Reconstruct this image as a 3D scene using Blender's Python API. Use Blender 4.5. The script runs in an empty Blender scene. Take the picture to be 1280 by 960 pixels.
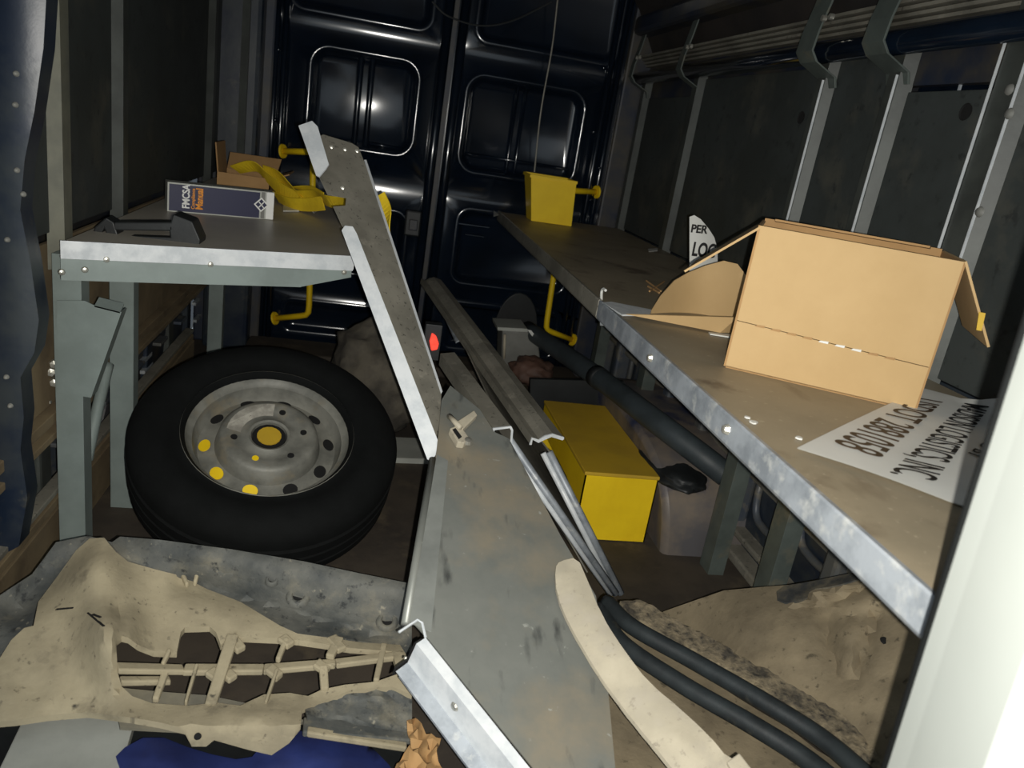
import bpy, bmesh, math, random
from mathutils import Vector, Matrix
from mathutils.geometry import delaunay_2d_cdt
random.seed(7)
V = Vector
S = bpy.context.scene
COL = S.collection

# ---------------------------------------------------------------- camera
FPX, EYE = 965.0, V((0, 0, 1.15))
_dy = V((473-640, 140-480, FPX)).normalized()            # van length axis seen by the lens
_vd = V((150-640, 3500-480, FPX))
_dz = -(_vd - _dy*_vd.dot(_dy)).normalized()
_dx = _dy.cross(_dz)
def c2w(c): return V((_dx.dot(c), _dy.dot(c), _dz.dot(c)))
cam = bpy.data.cameras.new('camera'); camo = bpy.data.objects.new('camera', cam); COL.objects.link(camo)
cam.sensor_width = 36; cam.lens = FPX/1280*36; cam.clip_start = .02
rx, ry, rz = c2w(V((1, 0, 0))), c2w(V((0, -1, 0))), c2w(V((0, 0, -1)))
camo.matrix_world = Matrix(((rx.x, ry.x, rz.x, EYE.x), (rx.y, ry.y, rz.y, EYE.y), (rx.z, ry.z, rz.z, EYE.z), (0, 0, 0, 1)))
cam.dof.use_dof = True; cam.dof.focus_distance = 1.8; cam.dof.aperture_fstop = 6.0
S.camera = camo
# ---------------------------------------------------------------- light: dim daylight from the open side behind, phone flash by the lens
w = bpy.data.worlds.new('world'); S.world = w; w.use_nodes = True
w.node_tree.nodes['Background'].inputs[0].default_value = (.78, .9, 1, 1)
w.node_tree.nodes['Background'].inputs[1].default_value = .55
fl = bpy.data.lights.new('phone_flash', 'SPOT'); fl.energy = 108; fl.color = (1, .97, .90)
fl.spot_size = math.radians(118); fl.spot_blend = 1.0; fl.shadow_soft_size = .004
flo = bpy.data.objects.new('phone_flash', fl); COL.objects.link(flo)
flo.matrix_world = camo.matrix_world.copy(); flo.location = EYE + rx*.022 - ry*.012
vs = S.view_settings; vs.view_transform = 'Standard'; vs.look = 'None'; vs.gamma = 1; vs.use_curve_mapping = False
vs.exposure = 0.0

# ---------------------------------------------------------------- measuring helpers (photo pixel + a known plane -> place in the van)
def ray(px, py): return c2w(V((px-640, py-480, FPX))).normalized()
def at(px, py, x=None, y=None, z=None):
    r = ray(px, py)
    if x is not None: return EYE + r*((x-EYE.x)/r.x)
    if y is not None: return EYE + r*((y-EYE.y)/r.y)
    return EYE + r*((z-EYE.z)/r.z)
def on(px, py, pl):
    r = ray(px, py); return EYE + r*((pl[0]-EYE).dot(pl[1])/r.dot(pl[1]))
def plane3(a, b, c): return (a, (b-a).cross(c-a).normalized())

# ---------------------------------------------------------------- materials
def lin(c):
    return tuple((v/255/12.92 if v/255 <= .04045 else ((v/255+.055)/1.055)**2.4) for v in c) + (1,)
def M(name, c1, c2=None, rough=.6, metal=0., ns=6, bump=.15, bs=80, c3=None, n3=3, lo=.4, hi=.62, lo3=.5, hi3=.62, stretch=None, coat=0, emit=0, r2=None, sp=None, st=None):
    m = bpy.data.materials.new(name); m.use_nodes = True
    nt = m.node_tree; N = nt.nodes; L = nt.links; b = N['Principled BSDF']
    b.inputs['Roughness'].default_value = rough; b.inputs['Metallic'].default_value = metal
    if coat: b.inputs['Coat Weight'].default_value = coat; b.inputs['Coat Roughness'].default_value = .12
    tc = N.new('ShaderNodeTexCoord'); mp = N.new('ShaderNodeMapping'); L.new(tc.outputs['Object'], mp.inputs[0])
    if stretch: mp.inputs['Scale'].default_value = stretch
    def noise(sc, det=8):
        n = N.new('ShaderNodeTexNoise'); n.inputs['Scale'].default_value = sc; n.inputs['Detail'].default_value = det
        n.inputs['Roughness'].default_value = .62; L.new(mp.outputs[0], n.inputs['Vector']); return n
    def ramp(n, a, c):
        r = N.new('ShaderNodeMapRange'); r.inputs[1].default_value = a; r.inputs[2].default_value = c; L.new(n.outputs[0], r.inputs[0]); return r
    def mix(fac, a, c):
        x = N.new('ShaderNodeMix'); x.data_type = 'RGBA'; L.new(fac, x.inputs[0])
        for k, v in ((6, a), (7, c)):
            if isinstance(v, tuple): x.inputs[k].default_value = v
            else: L.new(v, x.inputs[k])
        return x.outputs[2]
    if c2 is None: c2 = tuple(v*.8 for v in c1)
    f = ramp(noise(ns), lo, hi)
    col = mix(f.outputs[0], lin(c1), lin(c2))
    if r2 is not None:
        rr = N.new('ShaderNodeMapRange'); rr.inputs[3].default_value = rough; rr.inputs[4].default_value = r2
        L.new(f.outputs[0], rr.inputs[0]); L.new(rr.outputs[0], b.inputs['Roughness'])
    if c3 is not None:
        f3 = ramp(noise(n3, 10), lo3, hi3); col = mix(f3.outputs[0], col, lin(c3))
    if sp is not None:                                         # fine specks of grime: colour, scale, threshold
        fs = ramp(noise(sp[1], 5), sp[2], sp[2]+.1); col = mix(fs.outputs[0], col, lin(sp[0]))
    if st is not None:                                         # scuff streaks: colour, mapping scale, threshold
        m2 = N.new('ShaderNodeMapping'); m2.inputs['Scale'].default_value = st[1]; L.new(tc.outputs['Object'], m2.inputs[0])
        n2 = N.new('ShaderNodeTexNoise'); n2.inputs['Scale'].default_value = 1; n2.inputs['Detail'].default_value = 5; L.new(m2.outputs[0], n2.inputs['Vector'])
        f2 = ramp(n2, st[2], st[2]+.12); col = mix(f2.outputs[0], col, lin(st[0]))
    L.new(col, b.inputs['Base Color'])
    if bump:
        bn = N.new('ShaderNodeBump'); bn.inputs['Strength'].default_value = bump; bn.inputs['Distance'].default_value = .004
        L.new(noise(bs, 4).outputs[0], bn.inputs['Height']); L.new(bn.outputs[0], b.inputs['Normal'])
    if emit:
        b.inputs['Emission Color'].default_value = lin(c1); b.inputs['Emission Strength'].default_value = emit
    return m

navy = M('navy_gloss_paint', (17, 27, 40), (12, 20, 30), .16, 0, 4, .03, 12, coat=.6)
navyd = M('navy_dusty_paint', (34, 42, 58), (70, 66, 58), .5, 0, 5, .1, 60)
navys = M('navy_scuffed_paint', (26, 36, 52), (52, 58, 62), .38, 0, 7, .1, 40, c3=(96, 92, 80), n3=9, lo3=.6, hi3=.75)
pan = M('dark_wall_lining', (62, 67, 66), (52, 56, 54), .62, 0, 3, .08, 90, c3=(88, 86, 76), n3=5, lo3=.54, hi3=.8, sp=((46, 49, 48), 30, .58))
ceil = M('ceiling_lining', (52, 46, 42), (36, 33, 32), .8, 0, 3, .1, 60)
studm = M('grey_stud_paint', (74, 78, 74), (60, 63, 60), .5, .1, 8, .08, 60)
brown = M('hardboard', (132, 116, 88), (112, 97, 74), .8, 0, 5, .1, 90, c3=(88, 76, 58), n3=7, lo3=.55, hi3=.75)
floorm = M('dirty_floor', (74, 66, 56), (56, 50, 44), .8, 0, 5, .2, 60, c3=(92, 82, 66), n3=9, lo3=.55, hi3=.75)
shelfm = M('taupe_shelf_board', (148, 136, 114), (132, 122, 102), .5, 0, 4, .05, 90, c3=(104, 92, 76), n3=7, lo3=.56, hi3=.7, sp=((172, 160, 136), 70, .62), st=((98, 86, 70), (10, 3, 10), .62)) #
shelfl = M('grey_shelf_board', (184, 177, 164), (170, 164, 152), .4, 0, 4, .04, 90)
galv = M('galvanised_steel', (216, 219, 220), (192, 197, 200), .42, .1, 22, .06, 60, r2=.6)
galvd = M('weathered_galvanised', (164, 170, 176), (134, 140, 146), .5, .25, 18, .15, 50, c3=(190, 192, 190), n3=30, lo3=.55, hi3=.7)
dull = M('dull_sheet_steel', (128, 130, 124), (112, 115, 110), .42, .25, 5, .05, 30, c3=(150, 138, 116), n3=4, lo3=.5, hi3=.75, r2=.55, sp=((164, 166, 158), 60, .66), st=((76, 78, 76), (26, 3.5, 26), .60))
dulld = M('grimy_sheet_steel', (142, 138, 126), (116, 113, 103), .5, .15, 6, .12, 50, c3=(156, 151, 138), n3=20, lo3=.58, hi3=.72, sp=((66, 64, 58), 90, .6))
greyp = M('grey_green_paint', (136, 147, 143), (122, 132, 128), .5, .1, 6, .06, 50)
greyd = M('dark_grey_green_paint', (92, 100, 95), (76, 83, 79), .5, .1, 7, .1, 50, c3=(112, 108, 92), n3=12, lo3=.56, hi3=.74)
rubber = M('tyre_rubber', (15, 17, 17), (11, 13, 13), .85, 0, 20, .12, 150)
rimm = M('dusty_rim_paint', (136, 135, 126), (104, 104, 97), .55, .1, 10, .15, 90, c3=(134, 126, 108), n3=14, lo3=.55, hi3=.7)
blackp = M('black_plastic', (34, 37, 38), (26, 28, 29), .5, 0, 10, .1, 70)
pipem = M('black_hose_rubber', (44, 50, 52), (32, 36, 38), .5, 0, 14, .1, 70, c3=(86, 82, 70), n3=12, lo3=.6, hi3=.75)
rubber.node_tree.nodes['Principled BSDF'].inputs['Specular IOR Level'].default_value = .2
slate = M('slate_body_paint', (66, 74, 86), (88, 88, 84), .45, 0, 8, .15, 50, c3=(120, 114, 100), n3=14, lo3=.56, hi3=.72)
dark = M('dark_void', (14, 14, 14), (10, 10, 10), .9, 0)
dust = M('dusty_black_plastic', (166, 155, 128), (146, 136, 112), .85, 0, 7, .3, 70, c3=(112, 104, 86), n3=10, lo3=.57, hi3=.7, sp=((94, 86, 70), 60, .63), st=((70, 66, 56), (50, 50, 5), .66))
dustg = M('grey_dusty_plastic', (98, 98, 92), (66, 69, 68), .75, 0, 9, .4, 60, c3=(132, 126, 108), n3=14, lo3=.52, hi3=.8, sp=((46, 48, 48), 45, .58), st=((150, 144, 126), (60, 60, 60), .66))
dustb = M('brown_dusty_plastic', (142, 129, 104), (120, 109, 88), .85, 0, 6, .35, 60, c3=(100, 90, 72), n3=8, lo3=.54, hi3=.75, sp=((86, 78, 62), 50, .6))
mudm = M('mud_crust', (146, 133, 108), (74, 69, 60), .9, 0, 30, .8, 60, sp=((50, 47, 42), 60, .58))
bonem = M('chalky_beige_metal', (182, 173, 152), (166, 158, 139), .75, 0, 8, .15, 60, c3=(168, 160, 144), n3=16, lo3=.52, hi3=.7, sp=((146, 138, 122), 80, .6))
card = M('cardboard', (188, 158, 112), (180, 150, 104), .8, 0, 4, .04, 120)
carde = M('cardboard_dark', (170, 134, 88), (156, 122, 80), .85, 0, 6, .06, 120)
yel = M('yellow_paint', (252, 214, 28), (242, 202, 24), .5, 0, 6, .04, 60)
yelt = M('yellow_dull_paint', (200, 164, 44), (186, 152, 46), .6, 0, 6, .06, 60)  # darker, duller yellow for the step box lid and small parts
strapm = M('yellow_webbing', (236, 204, 34), (212, 180, 30), .7, 0, 10, .2, 300)
white = M('white_gloss_paint', (188, 193, 187), (184, 189, 183), .35, 0, 4, 0)
paper = M('white_vinyl', (214, 214, 208), (204, 204, 198), .5, 0, 4, .03, 30)
ink = M('black_ink', (20, 20, 20), (16, 16, 16), .6, 0)
inkb = M('brown_ink', (66, 50, 34), (52, 40, 28), .6, 0)
booknavy = M('book_navy', (28, 30, 66), (25, 27, 60), .5, 0, 4, .02)
orange = M('orange_ink', (236, 150, 36), None, .6)
whiteink = M('white_ink', (232, 232, 228), (226, 226, 222), .6)
blue = M('blue_tarp', (38, 50, 104), (30, 38, 82), .55, 0, 6, .2, 40)
sack = M('dusty_sack', (98, 92, 80), (66, 62, 56), .9, 0, 9, .5, 40)
grey = M('mid_grey_plastic', (126, 126, 120), (108, 108, 103), .6, 0)
sheet = M('pale_grey_sheet', (176, 178, 170), (158, 160, 153), .5, .1, 5, .1, 60)
redl = M('red_reflector_lens', (255, 70, 54), (255, 90, 70), .2, 0, 60, 0, emit=.9)  # reflector lens; emission stands in for the returned flash
brownbag = M('brown_plastic', (92, 66, 54), (72, 54, 46), .7, 0)
bolt = M('zinc_bolt', (200, 198, 186), (170, 168, 158), .35, .7)

# ---------------------------------------------------------------- object helpers
ORG = {}
def thing(name, label, cat, loc, group=None):
    o = bpy.data.objects.new(name, None); COL.objects.link(o); o.empty_display_size = .05
    o.location = loc; ORG[o.name] = V(loc); o['label'] = label; o['category'] = cat
    if group: o['group'] = group
    return o
def tag(o, label=None, cat=None, group=None, kind=None):
    for k, v in (('label', label), ('category', cat), ('group', group), ('kind', kind)):
        if v: o[k] = v
    return o
def mk(name, verts, faces, mat, parent=None, smooth=False, bev=0, sub=0):
    verts = [V(v) for v in verts]
    if parent is not None: o0 = ORG[parent.name]
    else:
        lo = min(v.z for v in verts); o0 = V((sum(v.x for v in verts)/len(verts), sum(v.y for v in verts)/len(verts), lo))
    me = bpy.data.meshes.new(name); me.from_pydata([v-o0 for v in verts], [], faces)
    bm = bmesh.new(); bm.from_mesh(me); bmesh.ops.remove_doubles(bm, verts=bm.verts, dist=1e-5)
    bmesh.ops.recalc_face_normals(bm, faces=bm.faces); bm.to_mesh(me); bm.free()
    me.materials.append(mat)
    if smooth:
        for p in me.polygons: p.use_smooth = True
    o = bpy.data.objects.new(name, me); COL.objects.link(o)
    if parent is not None: o.parent = parent
    else: o.location = o0
    ORG[o.name] = o0
    if bev:
        b = o.modifiers.new('bevel', 'BEVEL'); b.width = bev; b.segments = 2; b.limit_method = 'ANGLE'; b.angle_limit = .6
    if sub:
        b = o.modifiers.new('sub', 'SUBSURF'); b.levels = sub; b.render_levels = sub
    return o
def struct(o): o['kind'] = 'structure'; return o
def boxg(x0, x1, y0, y1, z0, z1):
    v = [V((x, y, z)) for z in (z0, z1) for y in (y0, y1) for x in (x0, x1)]
    return v, [(0, 1, 3, 2), (4, 6, 7, 5), (0, 4, 5, 1), (1, 5, 7, 3), (3, 7, 6, 2), (2, 6, 4, 0)]
def box(name, x0, x1, y0, y1, z0, z1, mat, parent=None, bev=.002):
    return mk(name, *boxg(x0, x1, y0, y1, z0, z1), mat, parent, bev=bev)
def merge(*gs):
    v, f = [], []
    for a, b in gs:
        n = len(v); v += list(a); f += [tuple(i+n for i in q) for q in b]
    return v, f
def newell(p):
    n = V()
    for a, b in zip(p, p[1:]+p[:1]): n += V(((a.y-b.y)*(a.z+b.z), (a.z-b.z)*(a.x+b.x), (a.x-b.x)*(a.y+b.y)))
    return n.normalized()
def slabg(pts, t, away=None):
    """outline with thickness t, grown away from the eye (or along away)"""
    pts = [V(p) for p in pts]; n = newell(pts)
    c = sum(pts, V())/len(pts)
    if away is None:
        if n.dot(EYE-c) > 0: n = -n
    else: n = V(away).normalized()
    k = len(pts); v = pts + [p+n*t for p in pts]
    return v, [tuple(range(k)), tuple(range(2*k-1, k-1, -1))] + [(i, (i+1) % k, (i+1) % k+k, i+k) for i in range(k)]
def slab(name, pts, t, mat, parent=None, bev=0, away=None): return mk(name, *slabg(pts, t, away), mat, parent, bev=bev)
def tubeg(path, r, seg=10, cap=True):
    path = [V(p) for p in path]; n = len(path)
    rs = r if isinstance(r, (list, tuple)) else [r]*n
    v, f = [], []; up = None
    for i, p in enumerate(path):
        d = (path[min(i+1, n-1)]-path[max(i-1, 0)]).normalized()
        if up is None: up = d.orthogonal().normalized()
        up = (up-d*up.dot(d)).normalized(); s = d.cross(up)
        for k in range(seg):
            a = 2*math.pi*k/seg; v.append(p+(up*math.cos(a)+s*math.sin(a))*rs[i])
    for i in range(n-1):
        for k in range(seg): f.append((i*seg+k, i*seg+(k+1) % seg, (i+1)*seg+(k+1) % seg, (i+1)*seg+k))
    if cap: f += [tuple(range(seg))[::-1], tuple(range((n-1)*seg, n*seg))]
    return v, f
def tube(name, path, r, mat, parent=None, seg=10): return mk(name, *tubeg(path, r, seg), mat, parent, smooth=seg > 6)
def bez(pts, k=8):
    """smooth path through points (Catmull-Rom)"""
    p = [V(q) for q in pts]; p = [p[0]*2-p[1]]+p+[p[-1]*2-p[-2]]; out = []
    for i in range(1, len(p)-2):
        for j in range(k):
            t = j/k; a, b, c, d = p[i-1:i+3]
            out.append(.5*((2*b)+(c-a)*t+(2*a-5*b+4*c-d)*t*t+(3*b-a-3*c+d)*t**3))
    return out+[p[-2]]
def profg(prof, A, B, u, v):
    """closed 2-D outline swept from A to B"""
    A, B, u, v = V(A), V(B), V(u), V(v); k = len(prof)
    vs_ = [P+u*a+v*b for P in (A, B) for a, b in prof]
    return vs_, [tuple(range(k))[::-1], tuple(range(k, 2*k))]+[(i, (i+1) % k, (i+1) % k+k, i+k) for i in range(k)]
def latheg(prof, c, n, seg=48, closed=False):
    c, n = V(c), V(n).normalized(); u = n.orthogonal().normalized(); w_ = n.cross(u); v, f = [], []; k = len(prof)
    for s in range(seg):
        a = 2*math.pi*s/seg; d = u*math.cos(a)+w_*math.sin(a)
        v += [c+d*r+n*t for r, t in prof]
    for s in range(seg):
        e = (s+1) % seg
        for i in range(k if closed else k-1): f.append((s*k+i, e*k+i, e*k+(i+1) % k, s*k+(i+1) % k))
    return v, f
def inside(p, poly):
    x, y = p; r = False
    for (x1, y1), (x2, y2) in zip(poly, poly[1:]+poly[:1]):
        if (y1 > y) != (y2 > y) and x < (x2-x1)*(y-y1)/(y2-y1)+x1: r = not r
    return r
def dens(poly, st):
    o = []
    for a, b in zip(poly, poly[1:]+poly[:1]):
        n = max(1, int(math.hypot(b[0]-a[0], b[1]-a[1])/st))
        o += [(a[0]+(b[0]-a[0])*i/n, a[1]+(b[1]-a[1])*i/n) for i in range(n)]
    return o
def chaikin(poly, n=2):
    for _ in range(n):
        o = []
        for a, b in zip(poly, poly[1:]+poly[:1]):
            o += [(a[0]*.75+b[0]*.25, a[1]*.75+b[1]*.25), (a[0]*.25+b[0]*.75, a[1]*.25+b[1]*.75)]
        poly = o
    return poly
def sheetg(outer, holes, f, t, st=10, jit=.2, down=V((0, 0, -1))):
    """shell with an outline and holes: outline coords -> f(u, v) in space, thickness t along down"""
    loops = [dens(outer, st)]+[dens(h, st*.7) for h in holes]; P, E = [], []
    for l in loops:
        n = len(P); P += l; E += [(n+i, n+(i+1) % len(l)) for i in range(len(l))]
    nb = len(P)
    xs = [p[0] for p in outer]; ys = [p[1] for p in outer]; rnd = random.Random(3); bset = P[:]
    y = min(ys)
    while y < max(ys):
        x = min(xs)
        while x < max(xs):
            q = (x+rnd.uniform(-jit, jit)*st, y+rnd.uniform(-jit, jit)*st)
            if inside(q, outer) and not any(inside(q, h) for h in holes) and all((q[0]-b[0])**2+(q[1]-b[1])**2 > (st*.45)**2 for b in bset): P.append(q)
            x += st
        y += st
    vo, eo, fo = delaunay_2d_cdt([V(p) for p in P], E, [], 0, 1e-4)[:3]
    tris = []
    for t3 in fo:
        c = sum((vo[i] for i in t3), V((0, 0)))/3
        if inside(c, outer) and not any(inside(c, h) for h in holes): tris.append(tuple(t3))
    top = [f(p.x, p.y) for p in vo]; n = len(top); bot = [p+down*t for p in top]
    cnt = {}
    for t3 in tris:
        for a, b in ((0, 1), (1, 2), (2, 0)):
            e = (t3[a], t3[b]); k = tuple(sorted(e)); cnt.setdefault(k, []).append(e)
    F = list(tris)+[tuple(i+n for i in t3[::-1]) for t3 in tris]
    F += [(e[0][1], e[0][0], e[0][0]+n, e[0][1]+n) for e in cnt.values() if len(e) == 1]
    return top+bot, F
def sheet_obj(name, outer, holes, f, t, mat, parent=None, st=10, down=V((0, 0, -1))):
    o = mk(name, *sheetg(outer, holes, f, t, st, down=down), mat, parent)
    me = o.data
    for p in me.polygons: p.use_smooth = True
    try: me.set_sharp_from_angle(angle=.7)
    except Exception: pass
    return o
def textm(name, s, origin, u, v, size, mat, parent, bold=.02, sx=1.0, align='LEFT', depth=.0006):
    cu = bpy.data.curves.new(name, 'FONT'); cu.body = s; cu.size = size; cu.offset = bold*size; cu.align_x = align; cu.extrude = depth
    o = bpy.data.objects.new('tmp', cu); COL.objects.link(o); bpy.context.view_layer.update()
    me = bpy.data.meshes.new_from_object(o.evaluated_get(bpy.context.evaluated_depsgraph_get()))
    bpy.data.objects.remove(o)
    u, v = V(u).normalized(), V(v).normalized(); v = (v-u*v.dot(u)).normalized(); n = u.cross(v); o0 = ORG[parent.name]
    for q in me.vertices: q.co = V(origin)+u*q.co.x*sx+v*q.co.y+n*q.co.z-o0
    me.materials.clear(); me.materials.append(mat); me.name = name
    r = bpy.data.objects.new(name, me); COL.objects.link(r); r.parent = parent; ORG[r.name] = o0
    return r

def blob(name, c, r, mat, amp=.2, sc=3., seed=0, flat=1., parent=None):
    bm = bmesh.new(); bmesh.ops.create_icosphere(bm, subdivisions=4, radius=1)
    from mathutils import noise as nz
    vs_ = []
    for q in bm.verts:
        k = 1+amp*nz.fractal(q.co*sc+V((seed, 0, 0)), .9, 2., 4)
        vs_.append(V((c[0]+q.co.x*r[0]*k, c[1]+q.co.y*r[1]*k, max(c[2]+q.co.z*r[2]*k, c[2]-r[2]*flat))))
    fs = [tuple(x.index for x in p.verts) for p in bm.faces]; bm.free()
    return mk(name, vs_, fs, mat, parent, True)
# ================================================================ SETTING
YR = 3.75                                                     # rear doors
XL, XR = -.66, 1.21                                           # lining planes
struct(box('floor', -.9, 1.34, -.3, 3.9, -.06, 0, floorm, bev=0))
fl_ = bpy.data.objects['floor']
# ---- left side
wl = struct(box('wall_left', -.90, -.80, .9, 3.95, 0, 1.98, navyd, bev=0))
for y0, y1 in ((1.1, 1.80), (1.885, 2.215), (2.285, 3.36), (3.44, 3.68)):
    box('lining_panel', XL-.016, XL, y0, y1, .80, 1.96, pan, wl)
def stud(y, x, z0, z1, wd, parent, sgn, mat=studm, dep=.028):
    h = wd/2
    pr = [(-h, 0), (-h*.55, dep), (h*.55, dep), (h, 0), (h*.8, 0), (h*.42, dep-.004), (-h*.42, dep-.004), (-h*.8, 0)]
    return mk('stud', *profg(pr, (x, y, z0), (x, y, z1), (0, 1, 0), (-sgn, 0, 0)), mat, parent)
stud(1.84, XL-.005, .72, 1.96, .085, wl, -1, M('pale_stud_paint', (122, 122, 108), (100, 101, 92), .5, .1, 8, .08, 60)); stud(2.25, XL-.005, .72, 1.96, .075, wl, -1); stud(3.40, XL-.005, .72, 1.96, .08, wl, -1)
box('jamb_column', -.70, -.50, 3.62, 3.74, 0, 1.96, navys, wl, .02)
stud(3.62, -.575, .8, 1.96, .07, wl, -1)
box('hardboard_strip', XL-.02, XL-.008, 1.0, 3.3, .405, .775, brown, wl)
for z0, z1 in ((.335, .352), (.375, .40)): box('lashing_rail', XL-.02, XL+.012, 1.1, 3.45, z0, z1, brown, wl)
box('rail_web', XL-.03, XL-.008, 1.1, 3.45, .34, .39, dulld, wl, 0)
box('lower_rail', XL-.02, XL+.012, 1.1, 3.2, .165, .185, brown, wl)
box('lower_rail', XL-.02, XL+.012, 1.1, 3.2, .195, .208, dulld, wl)
box('kick_board', XL-.02, XL-.005, 1.1, 3.3, 0, .13, brown, wl)
for k in range(7):
    y = 1.5+k*.3
    box('body_rib', -.80, XL-.035, y, y+.07, .02, .36, studm if k % 2 else navys, wl, .008)
for k in range(6):
    y = 1.62+k*.3
    for z in (.24, .29): box('blue_clip', -.80, XL-.02, y, y+.10, z, z+.012, slate, wl, .003)
for k, (px, py) in enumerate(((203, 378), (246, 377), (247, 398), (183, 447), (184, 460))):
    p = at(px, py, x=XL-.04); box('clip_slot', p.x-.01, p.x+.006, p.y-.05, p.y+.05, p.z-.006, p.z+.006, galvd, wl, 0)
pl = [(-90, -300), (64, -300), (60, -60), (54, 60), (44, 140), (33, 200), (28, 262), (40, 330), (49, 400), (44, 440), (28, 470), (32, 520), (28, 560), (36, 620), (26, 680), (-90, 740)]
sheet_obj('door_pillar', pl, [], lambda u, v: at(u, v, y=1.52)+V((0, -.010*math.cos((u-18)/22), 0)), .05, navys, wl, 14, down=V((0, 1, 0)))
for px, py in ((19, 92), (18, 131), (20, 213), (8, 300), (28, 243), (7, 472), (12, 508)):
    p = at(px, py, y=1.485); mk('spot_weld', *latheg([(.0, .003), (.003, .002), (.005, -.004)], p, (0, -1, 0), 10), grey, wl, True)
# ---- right side
wr = struct(box('wall_right', 1.30, 1.40, .2, 3.95, 0, 1.98, navyd, bev=0))
sy = [1.435, 1.80, 2.125, 3.05, 3.68]
def rpan(y0, y1, z0, z1): box('lining_panel', XR, XR+.016, y0, y1, z0, z1, pan, wr)
rpan(.5, 1.39, .80, 1.62); rpan(1.48, 1.765, .80, 1.385); rpan(1.835, 2.09, .80, 1.50); rpan(2.16, 3.01, .80, 1.46); rpan(3.09, 3.64, .80, 1.40)
for y, wd in zip(sy, (.11, .075, .075, .085, .08)): stud(y, XR+.006, .76, 1.50 if y > 1.5 else 1.60, wd, wr, 1, dep=.03)
for y in (1.40, 1.47): box('stud_edge', XR-.030, XR-.024, y-.001, y+.001, .8, 1.5, galv, wr, 0)
for y in (1.785, 2.11): box('stud_edge', XR-.030, XR-.024, y-.001, y+.001, .8, 1.42, galv, wr, 0)
for (px, py) in ((1208, 140), (1002, 147)):
    p = at(px, py, x=XR-.003); mk('lining_hole', *latheg([(0, 0), (.016, 0), (.018, .003)], p, (-1, 0, 0), 16), dark, wr)
for (px, py) in ((1262, 142), (1225, 265), (1262, 112)):
    p = at(px, py, x=XR-.032); mk('rivet', *latheg([(0, .006), (.008, .005), (.011, 0)], p, (-1, 0, 0), 12), grey, wr, True)
# rail, tube and hook brackets along the top of the right side
tube('roof_tube', [(XR-.05, .6, 1.49), (XR-.05, 2.2, 1.485), (XR-.05, 3.72, 1.48)], .028, navy, wr, 14)
for k in range(4): box('roof_rail', XR-.02-.012*k, XR+.03, .6, 3.72, 1.535+k*.012, 1.543+k*.012, dulld, wr, 0)
box('rail_back', XR+.005, XR+.03, .6, 3.72, 1.40, 1.62, navyd, wr, 0)
def hook(y, wd, mat=greyd):
    x = XR
    pts = [(x-.012, 1.40), (x-.02, 1.425), (x-.085, 1.455), (x-.105, 1.48), (x-.10, 1.53), (x-.085, 1.60), (x-.075, 1.66)]
    t = .006; back = [(a+t, b+t*.3) for a, b in reversed(pts)]
    pr = pts+back
    return mk('hook_bracket', *profg(pr, (0, y-wd/2, 0), (0, y+wd/2, 0), (1, 0, 0), (0, 0, 1)), mat, wr, bev=.001)
hook(1.80, .085); hook(2.11, .085); hook(3.05, .05); hook(3.66, .05)
for y in (2.03, 2.99, 3.6):
    for d in (0, .035): mk('bracket_bolt', *latheg([(0, .012), (.008, .011), (.009, 0)], (XR-.09, y+d, 1.56), (-1, 0, 0), 8), bolt, wr)
box('recess_panel', XR+.05, XR+.06, 1.3, 1.80, 1.36, 1.7, navy, wr, 0)
tube('recess_rod', [(XR+.02, 1.62, 1.38), (XR+.02, 1.62, 1.62)], .004, galvd, wr, 6)
box('corner_plate', XR-.03, XR+.01, .9, 1.44, 1.47, 1.8, greyd, wr, .006)
slab('cove_panel', [(XR, .5, 1.60), (XR, 3.74, 1.60), (XR-.20, 3.74, 1.93), (XR-.20, .5, 1.93)], .02, ceil, wr)
box('cove_beam', XR-.11, XR, .5, 3.73, 1.66, 1.74, navyd, wr, .02)
# lower right: body pressings behind the shelf legs
box('lower_skin', 1.235, 1.25, .6, 3.72, 0, .79, navys, wr, 0)
for y in (1.45, 1.98, 2.30, 2.62, 2.95, 3.25, 3.5): box('body_rib', 1.17, 1.24, y, y+.055, 0, .78, slate, wr, .012)
for (z0, z1, dx) in ((.02, .05, .06), (.09, .11, .05), (.28, .30, .04)): box('sill_bead', 1.24-dx, 1.245, .7, 3.7, z0, z1, dulld, wr, .006)
def oval(y, z, ry_, rz_, r=.012, tilt=0.):
    pts = []
    for k in range(25):
        a = 2*math.pi*k/24; c, s = math.cos(a), math.sin(a); e = .55
        u, v = math.copysign(abs(c)**e, c)*ry_, math.copysign(abs(s)**e, s)*rz_
        pts.append((1.225, y+u*math.cos(tilt)-v*math.sin(tilt), z+u*math.sin(tilt)+v*math.cos(tilt)))
    tube('pressed_bead', pts, r, slate, wr, 8)
for (px, py, a, b) in ((778, 458, .10, .12), (822, 492, .07, .10), (862, 515, .06, .10), (893, 545, .07, .12), (970, 610, .09, .14), (1030, 650, .09, .12), (778, 505, .06, .05)):
    p = at(px, py, x=1.22); oval(p.y, p.z, a, b)
for px, py in ((1045, 640), (1090, 690)):
    p = at(px, py, x=1.2); box('side_plate', 1.20, 1.215, p.y-.10, p.y+.06, .30, .72, slate, wr, .004)
# ---- ceiling
struct(box('ceiling', -.9, 1.4, .3, 3.95, 1.94, 2.0, ceil, bev=0))
slab('cove_panel', [(XL, .9, 1.70), (XL, 3.74, 1.70), (XL+.15, 3.74, 1.94), (XL+.15, .9, 1.94)], .02, ceil, wl)
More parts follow.
